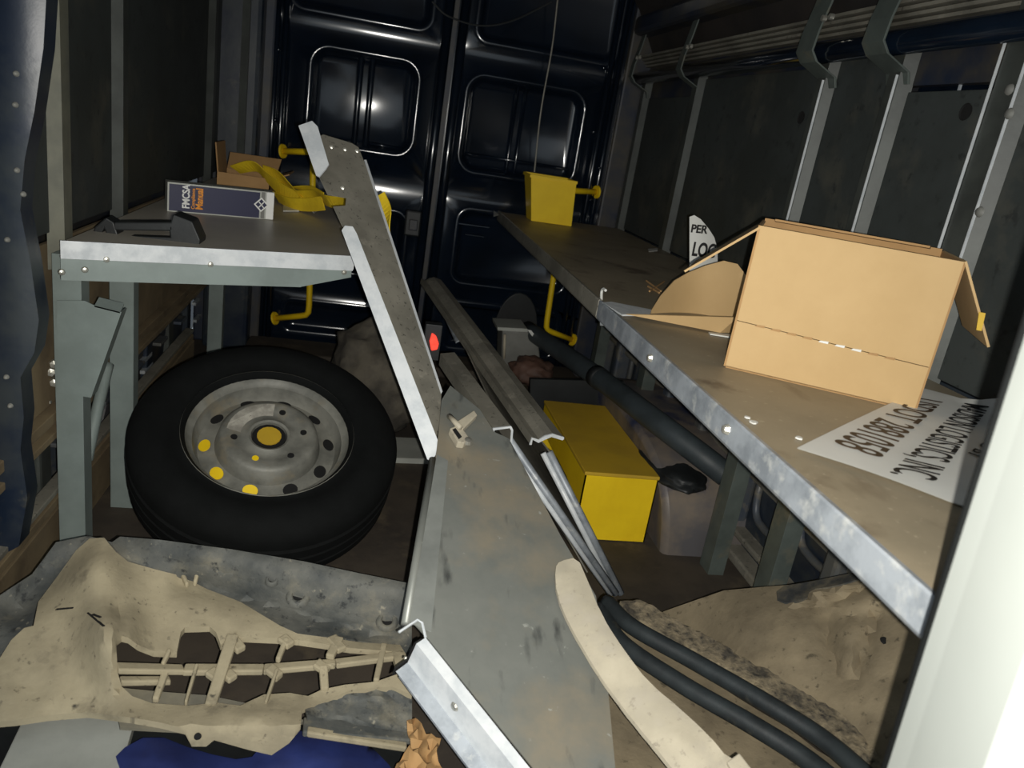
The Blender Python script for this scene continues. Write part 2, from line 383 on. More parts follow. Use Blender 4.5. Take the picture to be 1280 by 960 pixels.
# ---- rear doors
def rrect(x0, x1, z0, z1, r, y, k=8):
    o = []
    for cx, cz, a0 in ((x1-r, z1-r, 0), (x0+r, z1-r, 90), (x0+r, z0+r, 180), (x1-r, z0+r, 270)):
        for i in range(k+1):
            a = math.radians(a0+90*i/k); o.append(V((cx+r*math.cos(a), y, cz+r*math.sin(a))))
    return o
def section(x0, x1, z0, z1, a0, a1, b0, b1, r, y, dep=.035, lip=.014, k=8):
    rings = []
    outer = []
    for cx, cz in ((x1, z1), (x0, z1), (x0, z0), (x1, z0)): outer += [V((cx, y, cz))]*(k+1)
    rings.append(outer)
    for ins, dy in ((0, 0), (.008, -lip*.7), (.018, -lip), (.028, -lip*.7), (.036, 0), (.046, dep*.75), (.06, dep)):
        rings.append(rrect(a0+ins, a1-ins, b0+ins, b1-ins, max(r-ins, .02), y+dy, k))
    n = len(outer); v = [p for q in rings for p in q]; f = []
    for i in range(len(rings)-1):
        for j in range(n): f.append((i*n+j, i*n+(j+1) % n, (i+1)*n+(j+1) % n, (i+1)*n+j))
    f.append(tuple(range((len(rings)-1)*n, len(rings)*n)))
    return v, f
def pz(px, py): p = at(px, py, y=YR); return p.x, p.z
struct(box('seam_light_block', .25, .35, YR+.05, YR+.1, 0, 1.94, navyd, bev=0))  # unseen backing added to block daylight leaking between the doors
def door(name, x0, x1, win, low, lo2):
    y = YR
    g = merge(section(x0, x1, .84, 1.46, *win, .10, y), section(x0, x1, 1.46, 1.94, x0+.07, x1-.07, 1.50, 1.90, .08, y, .02, .008),
              section(x0, x1, .30, .84, *low, .08, y, .03, .01), section(x0, x1, .0, .30, *lo2, .06, y, .02, .006))
    d = mk(name, *g, navy); struct(d)
    for p in d.data.polygons: p.use_smooth = True
    try: d.data.set_sharp_from_angle(angle=.9)
    except Exception: pass
    b = box('door_shell', x0, x1, y+.06, y+.09, 0, 1.94, navyd, d, 0)
    return d
a0, b1 = pz(384, 62); a1, _ = pz(533, 72); _, b0 = pz(518, 198)
d1 = door('door_1', -.50, .285, (a0, a1, .955, 1.405), (-.38, .20, .38, .74), (-.38, .2, .06, .26))
d2 = door('door_2', .305, 1.14, (.365, .965, .93, 1.40), (.40, 1.02, .40, .80), (.40, 1.02, .06, .34))
for x in (-.095, -.045): tube('window_bar', [(x, YR+.025, .97), (x, YR+.012, 1.0), (x, YR+.012, 1.36), (x, YR+.025, 1.39)], .014, navy, d1, 12)
for z in (.975, 1.01): tube('window_bead', [(-.05, YR+.02, z-.0), (.11, YR+.02, z-.005)], .008, navy, d1, 8)
for x in (.62, .66): tube('window_bar', [(x, YR+.028, .95), (x, YR+.02, 1.0), (x, YR+.02, 1.36)], .008, navy, d2, 10)
tube('window_bead', [(.42, YR+.02, 1.03), (.92, YR+.02, 1.03)], .008, navy, d2, 8)
tube('door_edge_flange', [(.262, YR-.01, .05), (.262, YR-.01, 1.93)], .022, navy, d1, 14)
tube('door_edge_flange', [(.332, YR-.01, .05), (.332, YR-.01, 1.93)], .022, navy, d2, 14)
for x, d in ((-.42, d1), (-.455, d1)): tube('hinge_flange', [(x, YR-.012, .05), (x, YR-.012, 1.93)], .014, navy, d, 10)
for x, d in ((1.03, d2), (1.07, d2)): tube('hinge_flange', [(x, YR-.012, .05), (x, YR-.012, 1.93)], .014, navy, d, 10)
box('latch_box', .17, .245, YR-.04, YR, .62, .74, blackp, d1, .008)
box('latch_lever', .19, .23, YR-.052, YR-.04, .65, .70, navyd, d1, .004)
box('door_pull', .42, .58, YR-.02, YR, .70, .715, navy, d2, .006)
box('door_pull', .46, .56, YR-.02, YR, .655, .665, navy, d2, .004)
for px, py in ((338, 105), (344, 150), (348, 62), (755, 85), (742, 165), (749, 210), (738, 250)):
    p = at(px, py, y=YR-.02); mk('striker_bolt', *latheg([(0, .008), (.008, .006), (.011, 0)], p, (0, -1, 0), 10), navy, d1 if px < 500 else d2, True)
struct(box('trim_1', XL-.1, -.46, YR-.03, YR+.1, 0, 1.94, navyd, bev=.01)); struct(box('trim_2', 1.10, 1.32, YR-.03, YR+.1, 0, 1.94, navyd, bev=.01))
p = at(648, 388, y=YR-.01)
mk('door_pocket', *merge(slabg([V((p.x+.11*math.cos(a)*1.0, YR-.015, p.z-.10+.19*math.sin(a))) for a in [math.pi*k/12 for k in range(13)]], .02, (0, 1, 0))), blackp, d2, bev=.004)
wire = bez([at(540, 2, y=3.6), at(560, 20, y=3.62), at(600, 32, y=3.64), at(640, 26, y=3.64), at(690, 2, y=3.62)])
tag(tube('hanging_wire', wire, .004, blackp, None, 6), 'thin dark wire looping across the top of the rear doors', 'wire')
wire = bez([at(697, 0, y=3.66), at(690, 60, y=3.67), at(676, 140, y=3.68), at(668, 215, y=3.69)])
tag(tube('door_cord', wire, .0035, dulld, None, 6), 'thin grey cord hanging down the right rear door', 'cord')

# yellow grab bars
def grab(lab, pts, r=.014):
    t = thing('grab_handle', lab, 'handle', pts[-1], 'yellow grab handles at the rear doors')
    path = []
    for i, p in enumerate(pts):
        if 0 < i < len(pts)-1:
            a, b = pts[i-1], pts[i+1]; da, db = (a-p).normalized()*.05, (b-p).normalized()*.05
            path += [p+da, p+da*.3+db*.05, p+da*.05+db*.3, p+db]
        else: path.append(p)
    tube('bar', path, r, yel, t, 12)
    for e, q in ((pts[0], pts[1]), (pts[-1], pts[-2])): mk('flange_plate', *latheg([(0, .008), (.03, .008), (.032, 0), (0, 0)], e, (q-e).normalized(), 16), yel, t)
    return t
x = .0
grab('bent yellow grab handle beside the left rear door, under the shelf', [at(353, 189, y=3.725), at(392, 190, y=3.66), at(386, 394, y=3.66), at(343, 398, y=3.725)])
grab('straight yellow grab handle beside the right rear door', [at(746, 240, y=3.725), at(708, 238, y=3.66), at(682, 412, y=3.66), at(716, 425, y=3.725)])

# ================================================================ SHELVES
# ---- right shelf
sr = thing('wall_shelf', 'long taupe shelf with galvanised front edge along the right wall', 'shelf', (.9, .5, 0))
fa, fb = V((.552, .42, .8)), V((.594, 3.62, .8))
slab('shelf_board', [fa, fb, V((XR-.03, 3.62, .8)), V((XR-.03, .42, .8))], .018, shelfm, sr, away=(0, 0, -1))
dr = (fb-fa).normalized(); out = V((-dr.y, dr.x, 0)).normalized()
if out.x > 0: out = -out
pr = [(-.003, .004), (.006, .006), (.008, .003), (.008, -.036), (.004, -.042), (-.03, -.042), (-.03, -.039), (.002, -.038), (.004, -.034), (.004, 0), (-.003, .0)]
mk('front_edge', *profg(pr, fa, fa.lerp(fb, .42), out, (0, 0, 1)), galvd, sr)
mk('front_edge', *profg(pr, fa.lerp(fb, .422), fb, out, (0, 0, 1)), dulld, sr)
for px, py in ((813, 433), (912, 522)):
    p = at(px, py, x=.55); mk('edge_bolt', *latheg([(0, .008), (.006, .007), (.009, 0)], (fa.x-.008+(p.y-fa.y)*.0131, p.y, .785), (-1, 0, 0), 8), bolt, sr)
for y in (1.60, 1.90, 2.72, 3.35):
    mk('leg', *profg([(-.032, 0), (.032, 0), (.032, .05), (.027, .05), (.027, .005), (-.027, .005), (-.027, .05), (-.032, .05)], (1.09, y, 0), (1.09, y, .782), (0, 1, 0), (1, 0, 0)), greyd, sr, bev=.001)
for y in (.9, 1.62, 1.92, 2.74, 3.37): box('cross_member', .62, 1.12, y-.02, y+.02, .752, .78, greyp, sr)
# ---- left shelf
sl = thing('wall_shelf', 'short grey shelf with bright galvanised edge against the left wall', 'shelf', (-.35, 2.5, 0))
A = at(75, 303, z=.8); B = at(441, 322, z=.8)
slab('shelf_board', [A, B, V((B.x+.0, 3.40, .8)), V((XL+.04, 3.40, .8)), V((A.x, A.y+.05, .8))], .016, shelfl, sl, away=(0, 0, -1))
d = (B-A).normalized(); out = V((d.y, -d.x, 0)).normalized()
mk('front_edge', *profg([(-.004, .004), (.006, .005), (.007, -.032), (-.02, -.033), (-.02, -.030), (.003, -.029), (.003, .0), (-.004, .0)], A, B, out, (0, 0, 1)), galv, sl)
mk('apron', *profg([(0, 0), (.003, 0), (.003, -.045), (-.03, -.045), (-.03, -.042), (0, -.042)], A-V((0, 0, .033)), A.lerp(B, .80)-V((0, 0, .033)), out, (0, 0, 1)), greyp, sl)
e1 = slab('apron_end', [A.lerp(B, .80)-V((0, 0, .033)), A.lerp(B, .80)-V((0, 0, .078)), B-V((0, 0, .05)), B-V((0, 0, .033))], .004, greyp, sl)
mk('side_edge', *profg([(0, 0), (.004, 0), (.004, -.03), (0, -.03)], B, V((B.x, 3.40, .8)), (1, 0, 0), (0, 0, 1)), galv, sl)
for px, py in ((133, 324), (263, 330), (430, 340), (77, 340), (106, 337)):
    p = at(px, py, y=1.73+.0*px); q = A+d*((p-A).dot(d)); r_ = on(px, py, (A+out*.004, out))
    mk('bolt_head', *latheg([(0, .006), (.005, .005), (.007, .002), (.007, 0)], r_, out, 8), bolt, sl)
lw = at(70, 400, y=1.76).x
p0 = at(68, 450, y=1.76); p1 = at(103, 450, y=1.76)
lg = profg([(0, 0), (p1.x-p0.x, 0), (p1.x-p0.x, .05), (p1.x-p0.x-.004, .05), (p1.x-p0.x-.004, .004), (.004, .004), (.004, .05), (0, .05)], (p0.x, 1.76, 0), (p0.x, 1.76, .765), (1, 0, 0), (0, 1, 0))
mk('leg', *lg, greyp, sl, bev=.001)
def leg2(px, x):
    p = at(px, 450, x=x); w2 = .058
    mk('leg', *profg([(0, 0), (w2, 0), (w2, .045), (w2-.004, .045), (w2-.004, .004), (.004, .004), (.004, .045), (0, .045)], (x, p.y, 0), (x, p.y, .785), (1, 0, 0), (0, 1, 0)), greyp, sl, bev=.001)
leg2(137, -.625); leg2(258, -.625)
gp = (at(75, 375, y=1.752), V((0, -1, 0)))
G = [on(a, b, gp) for a, b in ((71, 376), (106, 376), (118, 382), (150, 390), (112, 497), (71, 490))]
gs = slab('gusset_plate', G, .003, greyp, sl)
slab('gusset_lip', [G[3], G[4], G[4]+V((.0, .04, 0)), G[3]+V((0, .04, 0))], .003, greyp, gs, away=(1, 0, 0))
slab('gusset_top', [G[2], G[3], G[3]+V((0, .03, .012)), G[2]+V((0, .03, .012))], .003, greyp, gs, away=(0, 0, -1))
tube('brace', bez([at(135, 455, x=-.6), at(122, 510, x=-.6), at(108, 575, x=-.6)]), .014, greyp, sl, 8)
for px, py in ((68, 455), (64, 465), (68, 478), (58, 502)):
    p = at(px, py, y=1.8); mk('fixing_nut', *latheg([(0, .012), (.009, .010), (.012, 0), (0, 0)], p, (.3, -1, .2), 6), bolt, sl)

# ================================================================ SPARE WHEEL
depth = 2.02
cpx = ray(337, 541); fwd = c2w(V((0, 0, 1))); C0 = EYE+cpx*(depth/cpx.dot(fwd))
tocam = -cpx; upp = (c2w(V((.12, -1, 0)))); upp = (upp-tocam*upp.dot(tocam)).normalized()
ang = math.acos(.745); nw = (tocam*math.cos(ang)+upp*math.sin(ang)).normalized()
R0 = .213; ct = C0-nw*.085
sw = thing('spare_wheel', 'black spare tyre on a dusty steel rim leaning under the left shelf', 'wheel', (C0.x, C0.y, 0))
tp = [(.205, .085), (.216, .098), (.228, .096), (.245, .108), (.272, .114), (.302, .109), (.322, .096), (.332, .084)]
tread = []
for k, t_ in enumerate((.072, .066, .040, .034, .003, -.003, -.034, -.040, -.066, -.072)):
    tread.append((.357 if k % 4 in (0, 3) else .357, t_))
tr = [(r-.018, q) for r, q in [(.356, .072), (.357, .046), (.349, .043), (.349, .037), (.359, .034), (.359, .005), (.351, .003), (.351, -.003), (.359, -.005), (.359, -.034), (.349, -.037), (.349, -.043), (.357, -.046), (.356, -.072)]]
prof = tp+tr+[(r, -t_) for r, t_ in reversed(tp)]
ty = mk('tyre', *latheg(prof, ct, nw, 72, closed=True), rubber, sw, True)
try: ty.data.set_sharp_from_angle(angle=.9)
except Exception: pass
rp = [(.216, .100), (.219, .094), (.214, .086), (.208, .088), (.205, .080), (.199, .072), (.192, .066), (.188, .064), (.182, .034), (.175, .024), (.150, .030), (.134, .034), (.124, .074), (.116, .080), (.108, .081), (.085, .076), (.075, .071), (.062, .072), (.052, .078), (.046, .075), (.044, .04)]
rm = mk('rim', *latheg(rp, ct, nw, 64), rimm, sw, True)
try: rm.data.set_sharp_from_angle(angle=.8)
except Exception: pass
uu = (c2w(V((1, 0, 0)))-nw*c2w(V((1, 0, 0))).dot(nw)).normalized(); vv = nw.cross(uu)
def disc(name, a, r, t, ra, rb, mat, par, tiltn=0):
    a = math.radians(a); c = ct+(uu*math.cos(a)+vv*math.sin(a))*r+nw*t
    rad = uu*math.cos(a)+vv*math.sin(a); tan = nw.cross(rad); n2 = (nw+rad*tiltn).normalized(); rad2 = (rad-n2*rad.dot(n2)).normalized()
    pts = [c+rad2*ra*math.cos(q)+tan*rb*math.sin(q) for q in [2*math.pi*k/16 for k in range(16)]]
    return slab(name, pts, .003, mat, par)
for k in range(10):
    a = 195+k*36
    disc('hand_hole', a, .158, .0365, .0155, .019, yel if k < 3 else dark, rm, .4)
disc('hub_opening', 0, .0, .070, .043, .043, dark, rm); disc('hub_cap', 0, .0, .074, .031, .031, yelt, rm)
for k in range(6):
    disc('lug_hole', 20+k*60, .088, .079, .0085, .0085, yel if k == 4 else dark, rm)
slab('pale_sector', [ct+(uu*math.cos(a)+vv*math.sin(a))*r+nw*q for r, q, aa in ((.107, .083, range(95, 186, 9)), (.072, .0735, range(185, 94, -9))) for a in [math.radians(k) for k in aa]], .0012, M('pale_sector_tone', (172, 168, 156), (140, 136, 126), .8, 0, 30), rm)  # paler sector on part of the raised centre disc

# ================================================================ LOOSE SHELF PANELS
# panel leaning against the left shelf corner
A1, B1 = at(373, 156, y=2.06), at(536, 574, y=1.50)
t1 = thing('leaning_shelf_panel', 'tall galvanised shelf panel with notched bright flange leaning on the left shelf', 'shelf panel', B1)
flp = plane3(A1, B1, at(470, 330, y=1.80))                 # flange faces the lens
n_f = flp[1]
def lerp2(a, b, t): return (a[0]+(b[0]-a[0])*t, a[1]+(b[1]-a[1])*t)
tr_ = at(450, 184, y=2.17); fpl = plane3(at(408, 208, y=2.03), at(548, 560, y=1.51), tr_)
face = [(396, 172), (404, 168), (440, 179), (448, 184), (456, 204), (478, 265), (515, 375), (552, 490), (549, 530), (541, 572), (522, 520), (446, 290), (428, 282), (417, 258), (432, 257), (433, 247), (410, 243), (398, 218), (411, 206)]
slab('panel_face', [on(a, b, fpl) for a, b in face], .0025, dulld, t1)
slab('edge_hem', [on(a, b, fpl)+n_f*0 for a, b in ((455, 200), (458, 200), (553, 489), (551, 492))], .004, galv, t1, away=(0, -1, .2))
dl = (B1-A1).normalized(); vw = (EYE-A1.lerp(B1, .5)).normalized(); nfl = (vw-dl*vw.dot(dl)).normalized(); FP = (A1+nfl*.035, nfl)
slab('flange', [on(a, b, FP) for a, b in ((373, 157), (390, 151), (397, 158), (411, 205), (408, 210), (399, 221), (395, 219))], .004, galv, t1)
slab('flange', [on(a, b, FP) for a, b in ((427, 288), (431, 282), (441, 283), (446, 292), (551, 560), (539, 576), (534, 574))], .004, galv, t1)
for px, py in ((414, 184), (431, 187), (428, 235), (446, 189)):
    mk('rivet', *latheg([(0, .004), (.005, .003), (.006, 0)], on(px, py, fpl), (0, -1, .3), 8), bolt, t1)
# big sheet lying in front
ap, bp, cp = at(545, 565, y=1.45), at(632, 537, y=1.55), at(515, 785, y=1.05)
bpl = plane3(ap, bp, cp)
t2 = thing('shelf_panel_sheet', 'wide dull steel shelf panel with bright folded edge lying in the foreground', 'shelf panel', on(640, 800, bpl)-V((0, 0, .1)))
fc = [(546, 562), (552, 500), (563, 482), (600, 512), (618, 540), (636, 548), (700, 668), (745, 745), (757, 830), (772, 990), (792, 1080), (750, 1080), (668, 962), (534, 797), (514, 775), (512, 768), (530, 660)]
slab('panel_face', [on(a, b, bpl) for a, b in fc], .003, dull, t2)
nb_ = bpl[1] if bpl[1].z > 0 else -bpl[1]
# rolled left edge
def roll(name, pxs, r, mat, par, dz=0.): return tube(name, [on(a, b, bpl)+nb_*dz for a, b in pxs], r, mat, par, 12)
slab('folded_margin', [on(a, b, bpl)+nb_*h for a, b, h in ((546, 568, .0), (560, 576, .0008), (539, 790, .0008), (514, 779, .0), (510, 768, .0))], .002, M('brushed_steel', (140, 143, 138), (122, 125, 121), .4, .25, 8, .05, 30), t2)
roll('rolled_edge', ((542, 572), (526, 670), (508, 778)), .008, dull, t2, -.006)
# bright folded channel along the near edge
L0, L1 = on(532, 797, bpl), on(752, 1072, bpl); ld = (L1-L0).normalized()
sidev = ld.cross(nb_).normalized()
if (sidev.x) > 0: sidev = -sidev
dn = -nb_
def strip(name, a, b, c_, d_, mat): return slab(name, [L0+sidev*a+dn*b, L1+sidev*a+dn*b, L1+sidev*c_+dn*d_, L0+sidev*c_+dn*d_], .0025, mat, t2)
strip('edge_flat', 0, .0, .018, .002, galv); strip('edge_web', .018, .002, .024, .050, galv); strip('edge_lip', .024, .050, .046, .056, galvd)
strip('edge_lower', .030, .056, .034, .084, galvd)
E0 = L0-ld*.004
slab('cut_end', [E0+sidev*.002+dn*.008, E0+sidev*.016+dn*.008, E0+sidev*.022+dn*.05, E0+sidev*.045+dn*.055, E0+sidev*.045+dn*.075, E0+sidev*.0+dn*.075], .002, dark, t2)
tube('end_lip', [on(498, 792, bpl)+nb_*.004, on(521, 777, bpl)+nb_*.005, on(527, 780, bpl)+nb_*.004, on(532, 797, bpl)], .0022, galv, t2, 6)
mk('edge_rivet', *latheg([(0, .003), (.006, .0025), (.008, 0)], L0+ld*.11+sidev*.021+dn*.024, sidev, 10), bolt, t2)
mk('edge_rivet', *latheg([(0, .002), (.002, .0025), (.003, 0)], L0+sidev*.03+dn*.035-ld*.002, -ld, 10), bolt, t2)
# end hem on the right of the big sheet: C-channel with open end, then hem strip
cu_, cv_ = (on(628, 533, bpl), on(556, 440, bpl))
cA = at(628, 540, y=1.57); cB = at(560, 446, y=2.1)
cd = (cB-cA).normalized(); cr = cd.cross(V((0, 0, 1))).normalized(); cz_ = cr.cross(cd)
Cp = [(a*1.45, b*1.45) for a, b in [(-.016, -.018), (-.016, .006), (.012, .010), (.016, .004), (.018, -.022), (.015, -.022), (.013, .003), (.010, .007), (-.013, .003), (-.013, -.017)]]
tA = thing('upright_shelf_board', 'grimy shelf board on edge with open C-shaped top channel, nearer of two', 'shelf panel', at(765, 745, z=.06), 'shelf boards standing on edge')
mk('top_channel', *profg(Cp, cA, cB, cr, cz_), dulld, tA)
mk('channel_end', *profg([(a*1.04, b*1.04) for a, b in Cp], cA-cd*.002, cA+cd*.002, cr, cz_), galv, tA)
def endhem(par, P0, P1, mat, r):
    tube('end_hem', [P0, P1], r, mat, par, 8)
    s = V((.014, .0, .004)); tube('end_hem', [P0-s, P1-s], r*.75, galv, par, 8)
Pa0, Pa1 = at(637, 550, y=1.58), at(770, 742, z=.10)
endhem(tA, Pa0, Pa1, galvd, .009)
slab('board_web', [Pa0, Pa1, Pa1+V((0, 1.0, 0)), Pa0+V((-.03, 1.0, 0))], .004, dulld, tA)
tB = thing('upright_shelf_board', 'grimy shelf board on edge with flat flanged top, beside the yellow box', 'shelf panel', at(778, 745, z=.05), 'shelf boards standing on edge')
cA = at(688, 551, y=1.68); cB = at(541, 352, y=3.1); cd = (cB-cA).normalized(); cr = cd.cross(V((0, 0, 1))).normalized(); cz_ = cr.cross(cd)
Cq = [(a*1.35, b*1.35) for a, b in [(-.034, -.008), (-.034, .002), (-.022, -.004), (-.012, .002), (.000, .008), (.022, .002), (.024, .004), (.024, .008), (.002, .014), (-.012, .010), (-.022, .002), (-.036, .006), (-.038, -.008)]]
mk('top_flange', *profg(Cq, cA, cB, cr, cz_), dulld, tB)
mk('flange_end', *profg([(a*1.03, b*1.03) for a, b in Cq], cA-cd*.002, cA+cd*.002, cr, cz_), galv, tB)
Pb0, Pb1 = at(686, 565, y=1.70), at(776, 742, z=.06)
endhem(tB, Pb0, Pb1, galvd, .010)
slab('board_web', [Pb0, Pb1, Pb1+V((-.13, 1.4, 0)), Pb0+V((-.16, 1.4, .0))], .004, dulld, tB)
m1 = [at(a, b, y=c) for a, b, c in ((539, 358, 3.0), (546, 362, 3.0), (576, 424, 2.5), (570, 427, 2.5))]
slab('inner_lip', m1, .006, galvd, tB)
m1 = [at(a, b, y=c) for a, b, c in ((580, 430, 2.45), (586, 428, 2.45), (607, 470, 2.15), (601, 472, 2.15))]
slab('inner_lip', m1, .006, dulld, tB)
tC = thing('upright_shelf_board', 'dark shelf board on edge squeezed between the two grimy boards', 'shelf panel', at(640, 560, z=.0), 'shelf boards standing on edge')
q0, q1 = at(555, 445, y=2.25), at(655, 575, y=1.66)
slab('board_web', [q0, q1, at(735, 715, z=.1), at(735, 715, z=.1)+V((0, .8, 0))], .004, dulld, tC)
# cast bracket lying on the big sheet
t3 = thing('latch_bracket', 'small dusty cast latch bracket lying on the wide steel panel', 'bracket', on(575, 545, bpl))
def onb(a, b, h=0.): return on(a, b, bpl)+nb_*h
slab('plate', [onb(a, b, .018) for a, b in ((560, 543), (572, 538), (585, 556), (578, 561), (570, 560))], .018, bonem, t3, .002, away=dn)
slab('arm', [onb(a, b, .02) for a, b in ((569, 535), (590, 521), (594, 527), (576, 545))], .014, bonem, t3, .002, away=dn)
tube('pin', [onb(560, 525, .012), onb(572, 545, .024)], .006, bonem, t3, 8)
slab('slot', [onb(a, b, .0185) for a, b in ((563, 545), (567, 543), (575, 554), (571, 557))], .001, dark, t3, away=dn)
mk('screw', *latheg([(0, .010), (.008, .008), (.010, 0)], onb(583, 558, .012), nb_, 10), bolt, t3)
# red reflector, its flash glint put into the lens as emission
t = thing('red_reflector', 'small red reflector with painted flash glint behind the leaning panel', 'reflector', at(543, 440, y=2.2))
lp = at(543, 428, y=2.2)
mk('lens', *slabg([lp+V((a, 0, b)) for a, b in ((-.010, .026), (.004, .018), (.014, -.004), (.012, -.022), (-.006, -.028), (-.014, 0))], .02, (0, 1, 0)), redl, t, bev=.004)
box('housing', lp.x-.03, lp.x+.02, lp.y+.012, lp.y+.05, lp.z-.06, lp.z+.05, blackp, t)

# ================================================================ THINGS ON THE LEFT SHELF
# manual in a slipcase
bl, br_ = at(209, 264, z=.801), at(341, 275, z=.801)
bu = (br_-bl).normalized(); bh = V((0, 0, 1)); bd = V((-bu.y, bu.x, 0)); L = (br_-bl).length
hh = (on(207, 227, (bl, bd))-bl).z
t = thing('manual_binder', 'navy binder with white and yellow spine lettering lying on the left shelf', 'binder', bl)
def fr(a, b, c=0.): return bl+bu*a+bh*b+bd*c
v = [fr(a, b, c) for c in (0, .055) for b in (0, hh) for a in (0, L)]
mk('case', v, [(0, 1, 3, 2), (4, 6, 7, 5), (0, 4, 5, 1), (1, 5, 7, 3), (3, 7, 6, 2), (2, 6, 4, 0)], sheet, t)
e = -.0012
slab('spine_cover', [fr(.004, .003, e), fr(L*.86, .003, e), fr(L*.86, hh-.004, e), fr(.004, hh-.004, e)], .001, booknavy, t, away=bd)
slab('spine_stripe', [fr(L*.925, .002, e), fr(L, .002, e), fr(L, hh-.002, e), fr(L*.925, hh-.002, e)], .001, whiteink, t, away=bd)
slab('spine_stripe', [fr(L*.875, .002, e), fr(L*.91, .002, e), fr(L*.91, hh-.002, e), fr(L*.875, hh-.002, e)], .001, grey, t, away=bd)
cxm, cym, e2 = L*.875, hh*.52, -.002
slab('spine_diamond', [fr(cxm-.021, cym, e2), fr(cxm, cym-.021, e2), fr(cxm+.021, cym, e2), fr(cxm, cym+.021, e2)], .001, whiteink, t, away=bd)
slab('spine_diamond', [fr(cxm-.016, cym, e2-.0008), fr(cxm, cym-.016, e2-.0008), fr(cxm+.016, cym, e2-.0008), fr(cxm, cym+.016, e2-.0008)], .001, booknavy, t, away=bd)
for s in (1, -1):
    slab('spine_mark', [fr(cxm-.008, cym-s*.007, e2-.0016), fr(cxm-.006, cym-s*.009, e2-.0016), fr(cxm+.008, cym+s*.007, e2-.0016), fr(cxm+.006, cym+s*.009, e2-.0016)], .0006, whiteink, t, away=bd)
textm('lettering', 'FMCSA', fr(.056, .012, e2), bh, -bu, .026, whiteink, t, .03, .82)
textm('lettering', 'Compliance', fr(.070, .012, e2), bh, -bu, .0125, orange, t, .02, .95)
textm('lettering', 'Manual', fr(.091, .012, e2), bh, -bu, .026, orange, t, .03, .80)
# black plastic bracket
t = thing('black_bracket', 'black plastic bracket with two end arms lying on the left shelf', 'bracket', at(180, 300, z=.8))
yb = at(180, 300, z=.8).y+.03
def sb(name, pxs, dpt, mat=blackp): return slab(name, [at(a, b, y=yb) for a, b in pxs], dpt, mat, t, .003, away=(0, 1, 0))
sb('bar', ((142, 278), (216, 278), (216, 289), (142, 288)), .05); sb('bar', ((142, 300), (216, 304), (216, 297), (142, 294)), .03)
sb('arm', ((113, 299), (118, 284), (132, 272), (142, 278), (150, 302), (136, 301), (130, 286), (122, 300)), .05)
sb('arm', ((211, 285), (216, 268), (240, 277), (250, 300), (249, 307), (214, 306)), .07)
# open cardboard box with straps
q = at(272, 243, z=.801); bx0, by0 = q.x, q.y
bw, bdp, bhh = .17, .16, .10
t = thing('open_carton', 'small open brown carton spilling yellow straps on the left shelf', 'box', (bx0, by0, .801))
z0 = .802
def wallq(n, a, b, h0, h1): slab(n, [V((a[0], a[1], z0+h0)), V((b[0], b[1], z0+h0)), V((b[0], b[1], z0+h1)), V((a[0], a[1], z0+h1))], .004, carde, t)
wallq('front_wall', (bx0, by0), (bx0+bw, by0+.0), 0, .075); wallq('left_wall', (bx0, by0), (bx0, by0+bdp), 0, .075)
wallq('back_wall', (bx0, by0+bdp), (bx0+bw, by0+bdp), 0, .075); wallq('right_wall', (bx0+bw, by0), (bx0+bw, by0+bdp), 0, .075)
box('base', bx0, bx0+bw, by0, by0+bdp, z0, z0+.004, carde, t, 0)
slab('flap', [V((bx0, by0, z0+.075)), V((bx0, by0+bdp, z0+.075)), V((bx0-.01, by0+bdp, z0+.17)), V((bx0-.01, by0, z0+.17))], .004, carde, t)
slab('flap', [V((bx0, by0+bdp, z0+.075)), V((bx0+bw, by0+bdp, z0+.075)), V((bx0+bw+.01, by0+bdp+.05, z0+.13)), V((bx0, by0+bdp+.05, z0+.13))], .004, carde, t)
slab('flap', [V((bx0+bw, by0, z0+.075)), V((bx0+bw, by0+bdp, z0+.075)), V((bx0+bw+.06, by0+bdp, z0+.10)), V((bx0+bw+.06, by0, z0+.10))], .004, carde, t)
def ribbon(name, pts, wd, tw, mat, parent=None, t_=.003):
    p = bez(pts, 6); n = len(p); v, f = [], []
    for i, c in enumerate(p):
        d = (p[min(i+1, n-1)]-p[max(i-1, 0)]).normalized(); a = tw[0]+(tw[1]-tw[0])*i/(n-1)
        s0 = d.cross(V((0, 0, 1))).normalized(); u0 = s0.cross(d)
        s = (s0*math.cos(a)+u0*math.sin(a))*wd/2; nn = d.cross(s).normalized()*t_/2
        v += [c+s+nn, c-s+nn, c-s-nn, c+s-nn]
    for i in range(n-1):
        for k in range(4): f.append((i*4+k, i*4+(k+1) % 4, i*4+4+(k+1) % 4, i*4+4+k))
    f += [(0, 1, 2, 3), (n*4-4, n*4-3, n*4-2, n*4-1)]
    return mk(name, v, f, mat, parent)
ys = by0-.05
def strap(lab, pts, tw, wd=.05): return tag(ribbon('webbing_strap', [at(a, b, y=c) for a, b, c in pts], wd, tw, strapm), lab, 'strap', 'yellow straps on the left shelf')
strap('yellow webbing strap draped out of the small open carton', ((294, 212, by0+.06), (318, 208, by0+.02), (334, 222, by0-.02), (352, 238, by0-.08), (372, 250, ys-.08)), (.5, 1.6))
strap('yellow webbing strap folded flat beside the leaning panel notch', ((352, 236, by0), (372, 246, by0-.12), (395, 246, by0-.2), (412, 252, by0-.3), (432, 252, by0-.3)), (1.2, .7))
strap('short yellow strap end twisted on top of the strap pile', ((372, 236, by0-.05), (392, 240, by0-.12), (404, 250, by0-.2)), (.2, 1.5))
strap('yellow strap loop peeking out behind the leaning panel', ((472, 245, 2.15), (482, 270, 2.13), (484, 300, 2.10)), (1.57, 1.57), .05)
strap('yellow webbing strap crumpled in the middle of the strap pile', ((330, 216, by0+.03), (350, 222, by0-.02), (368, 236, by0-.08), (384, 250, by0-.14)), (1.3, .3), .055)
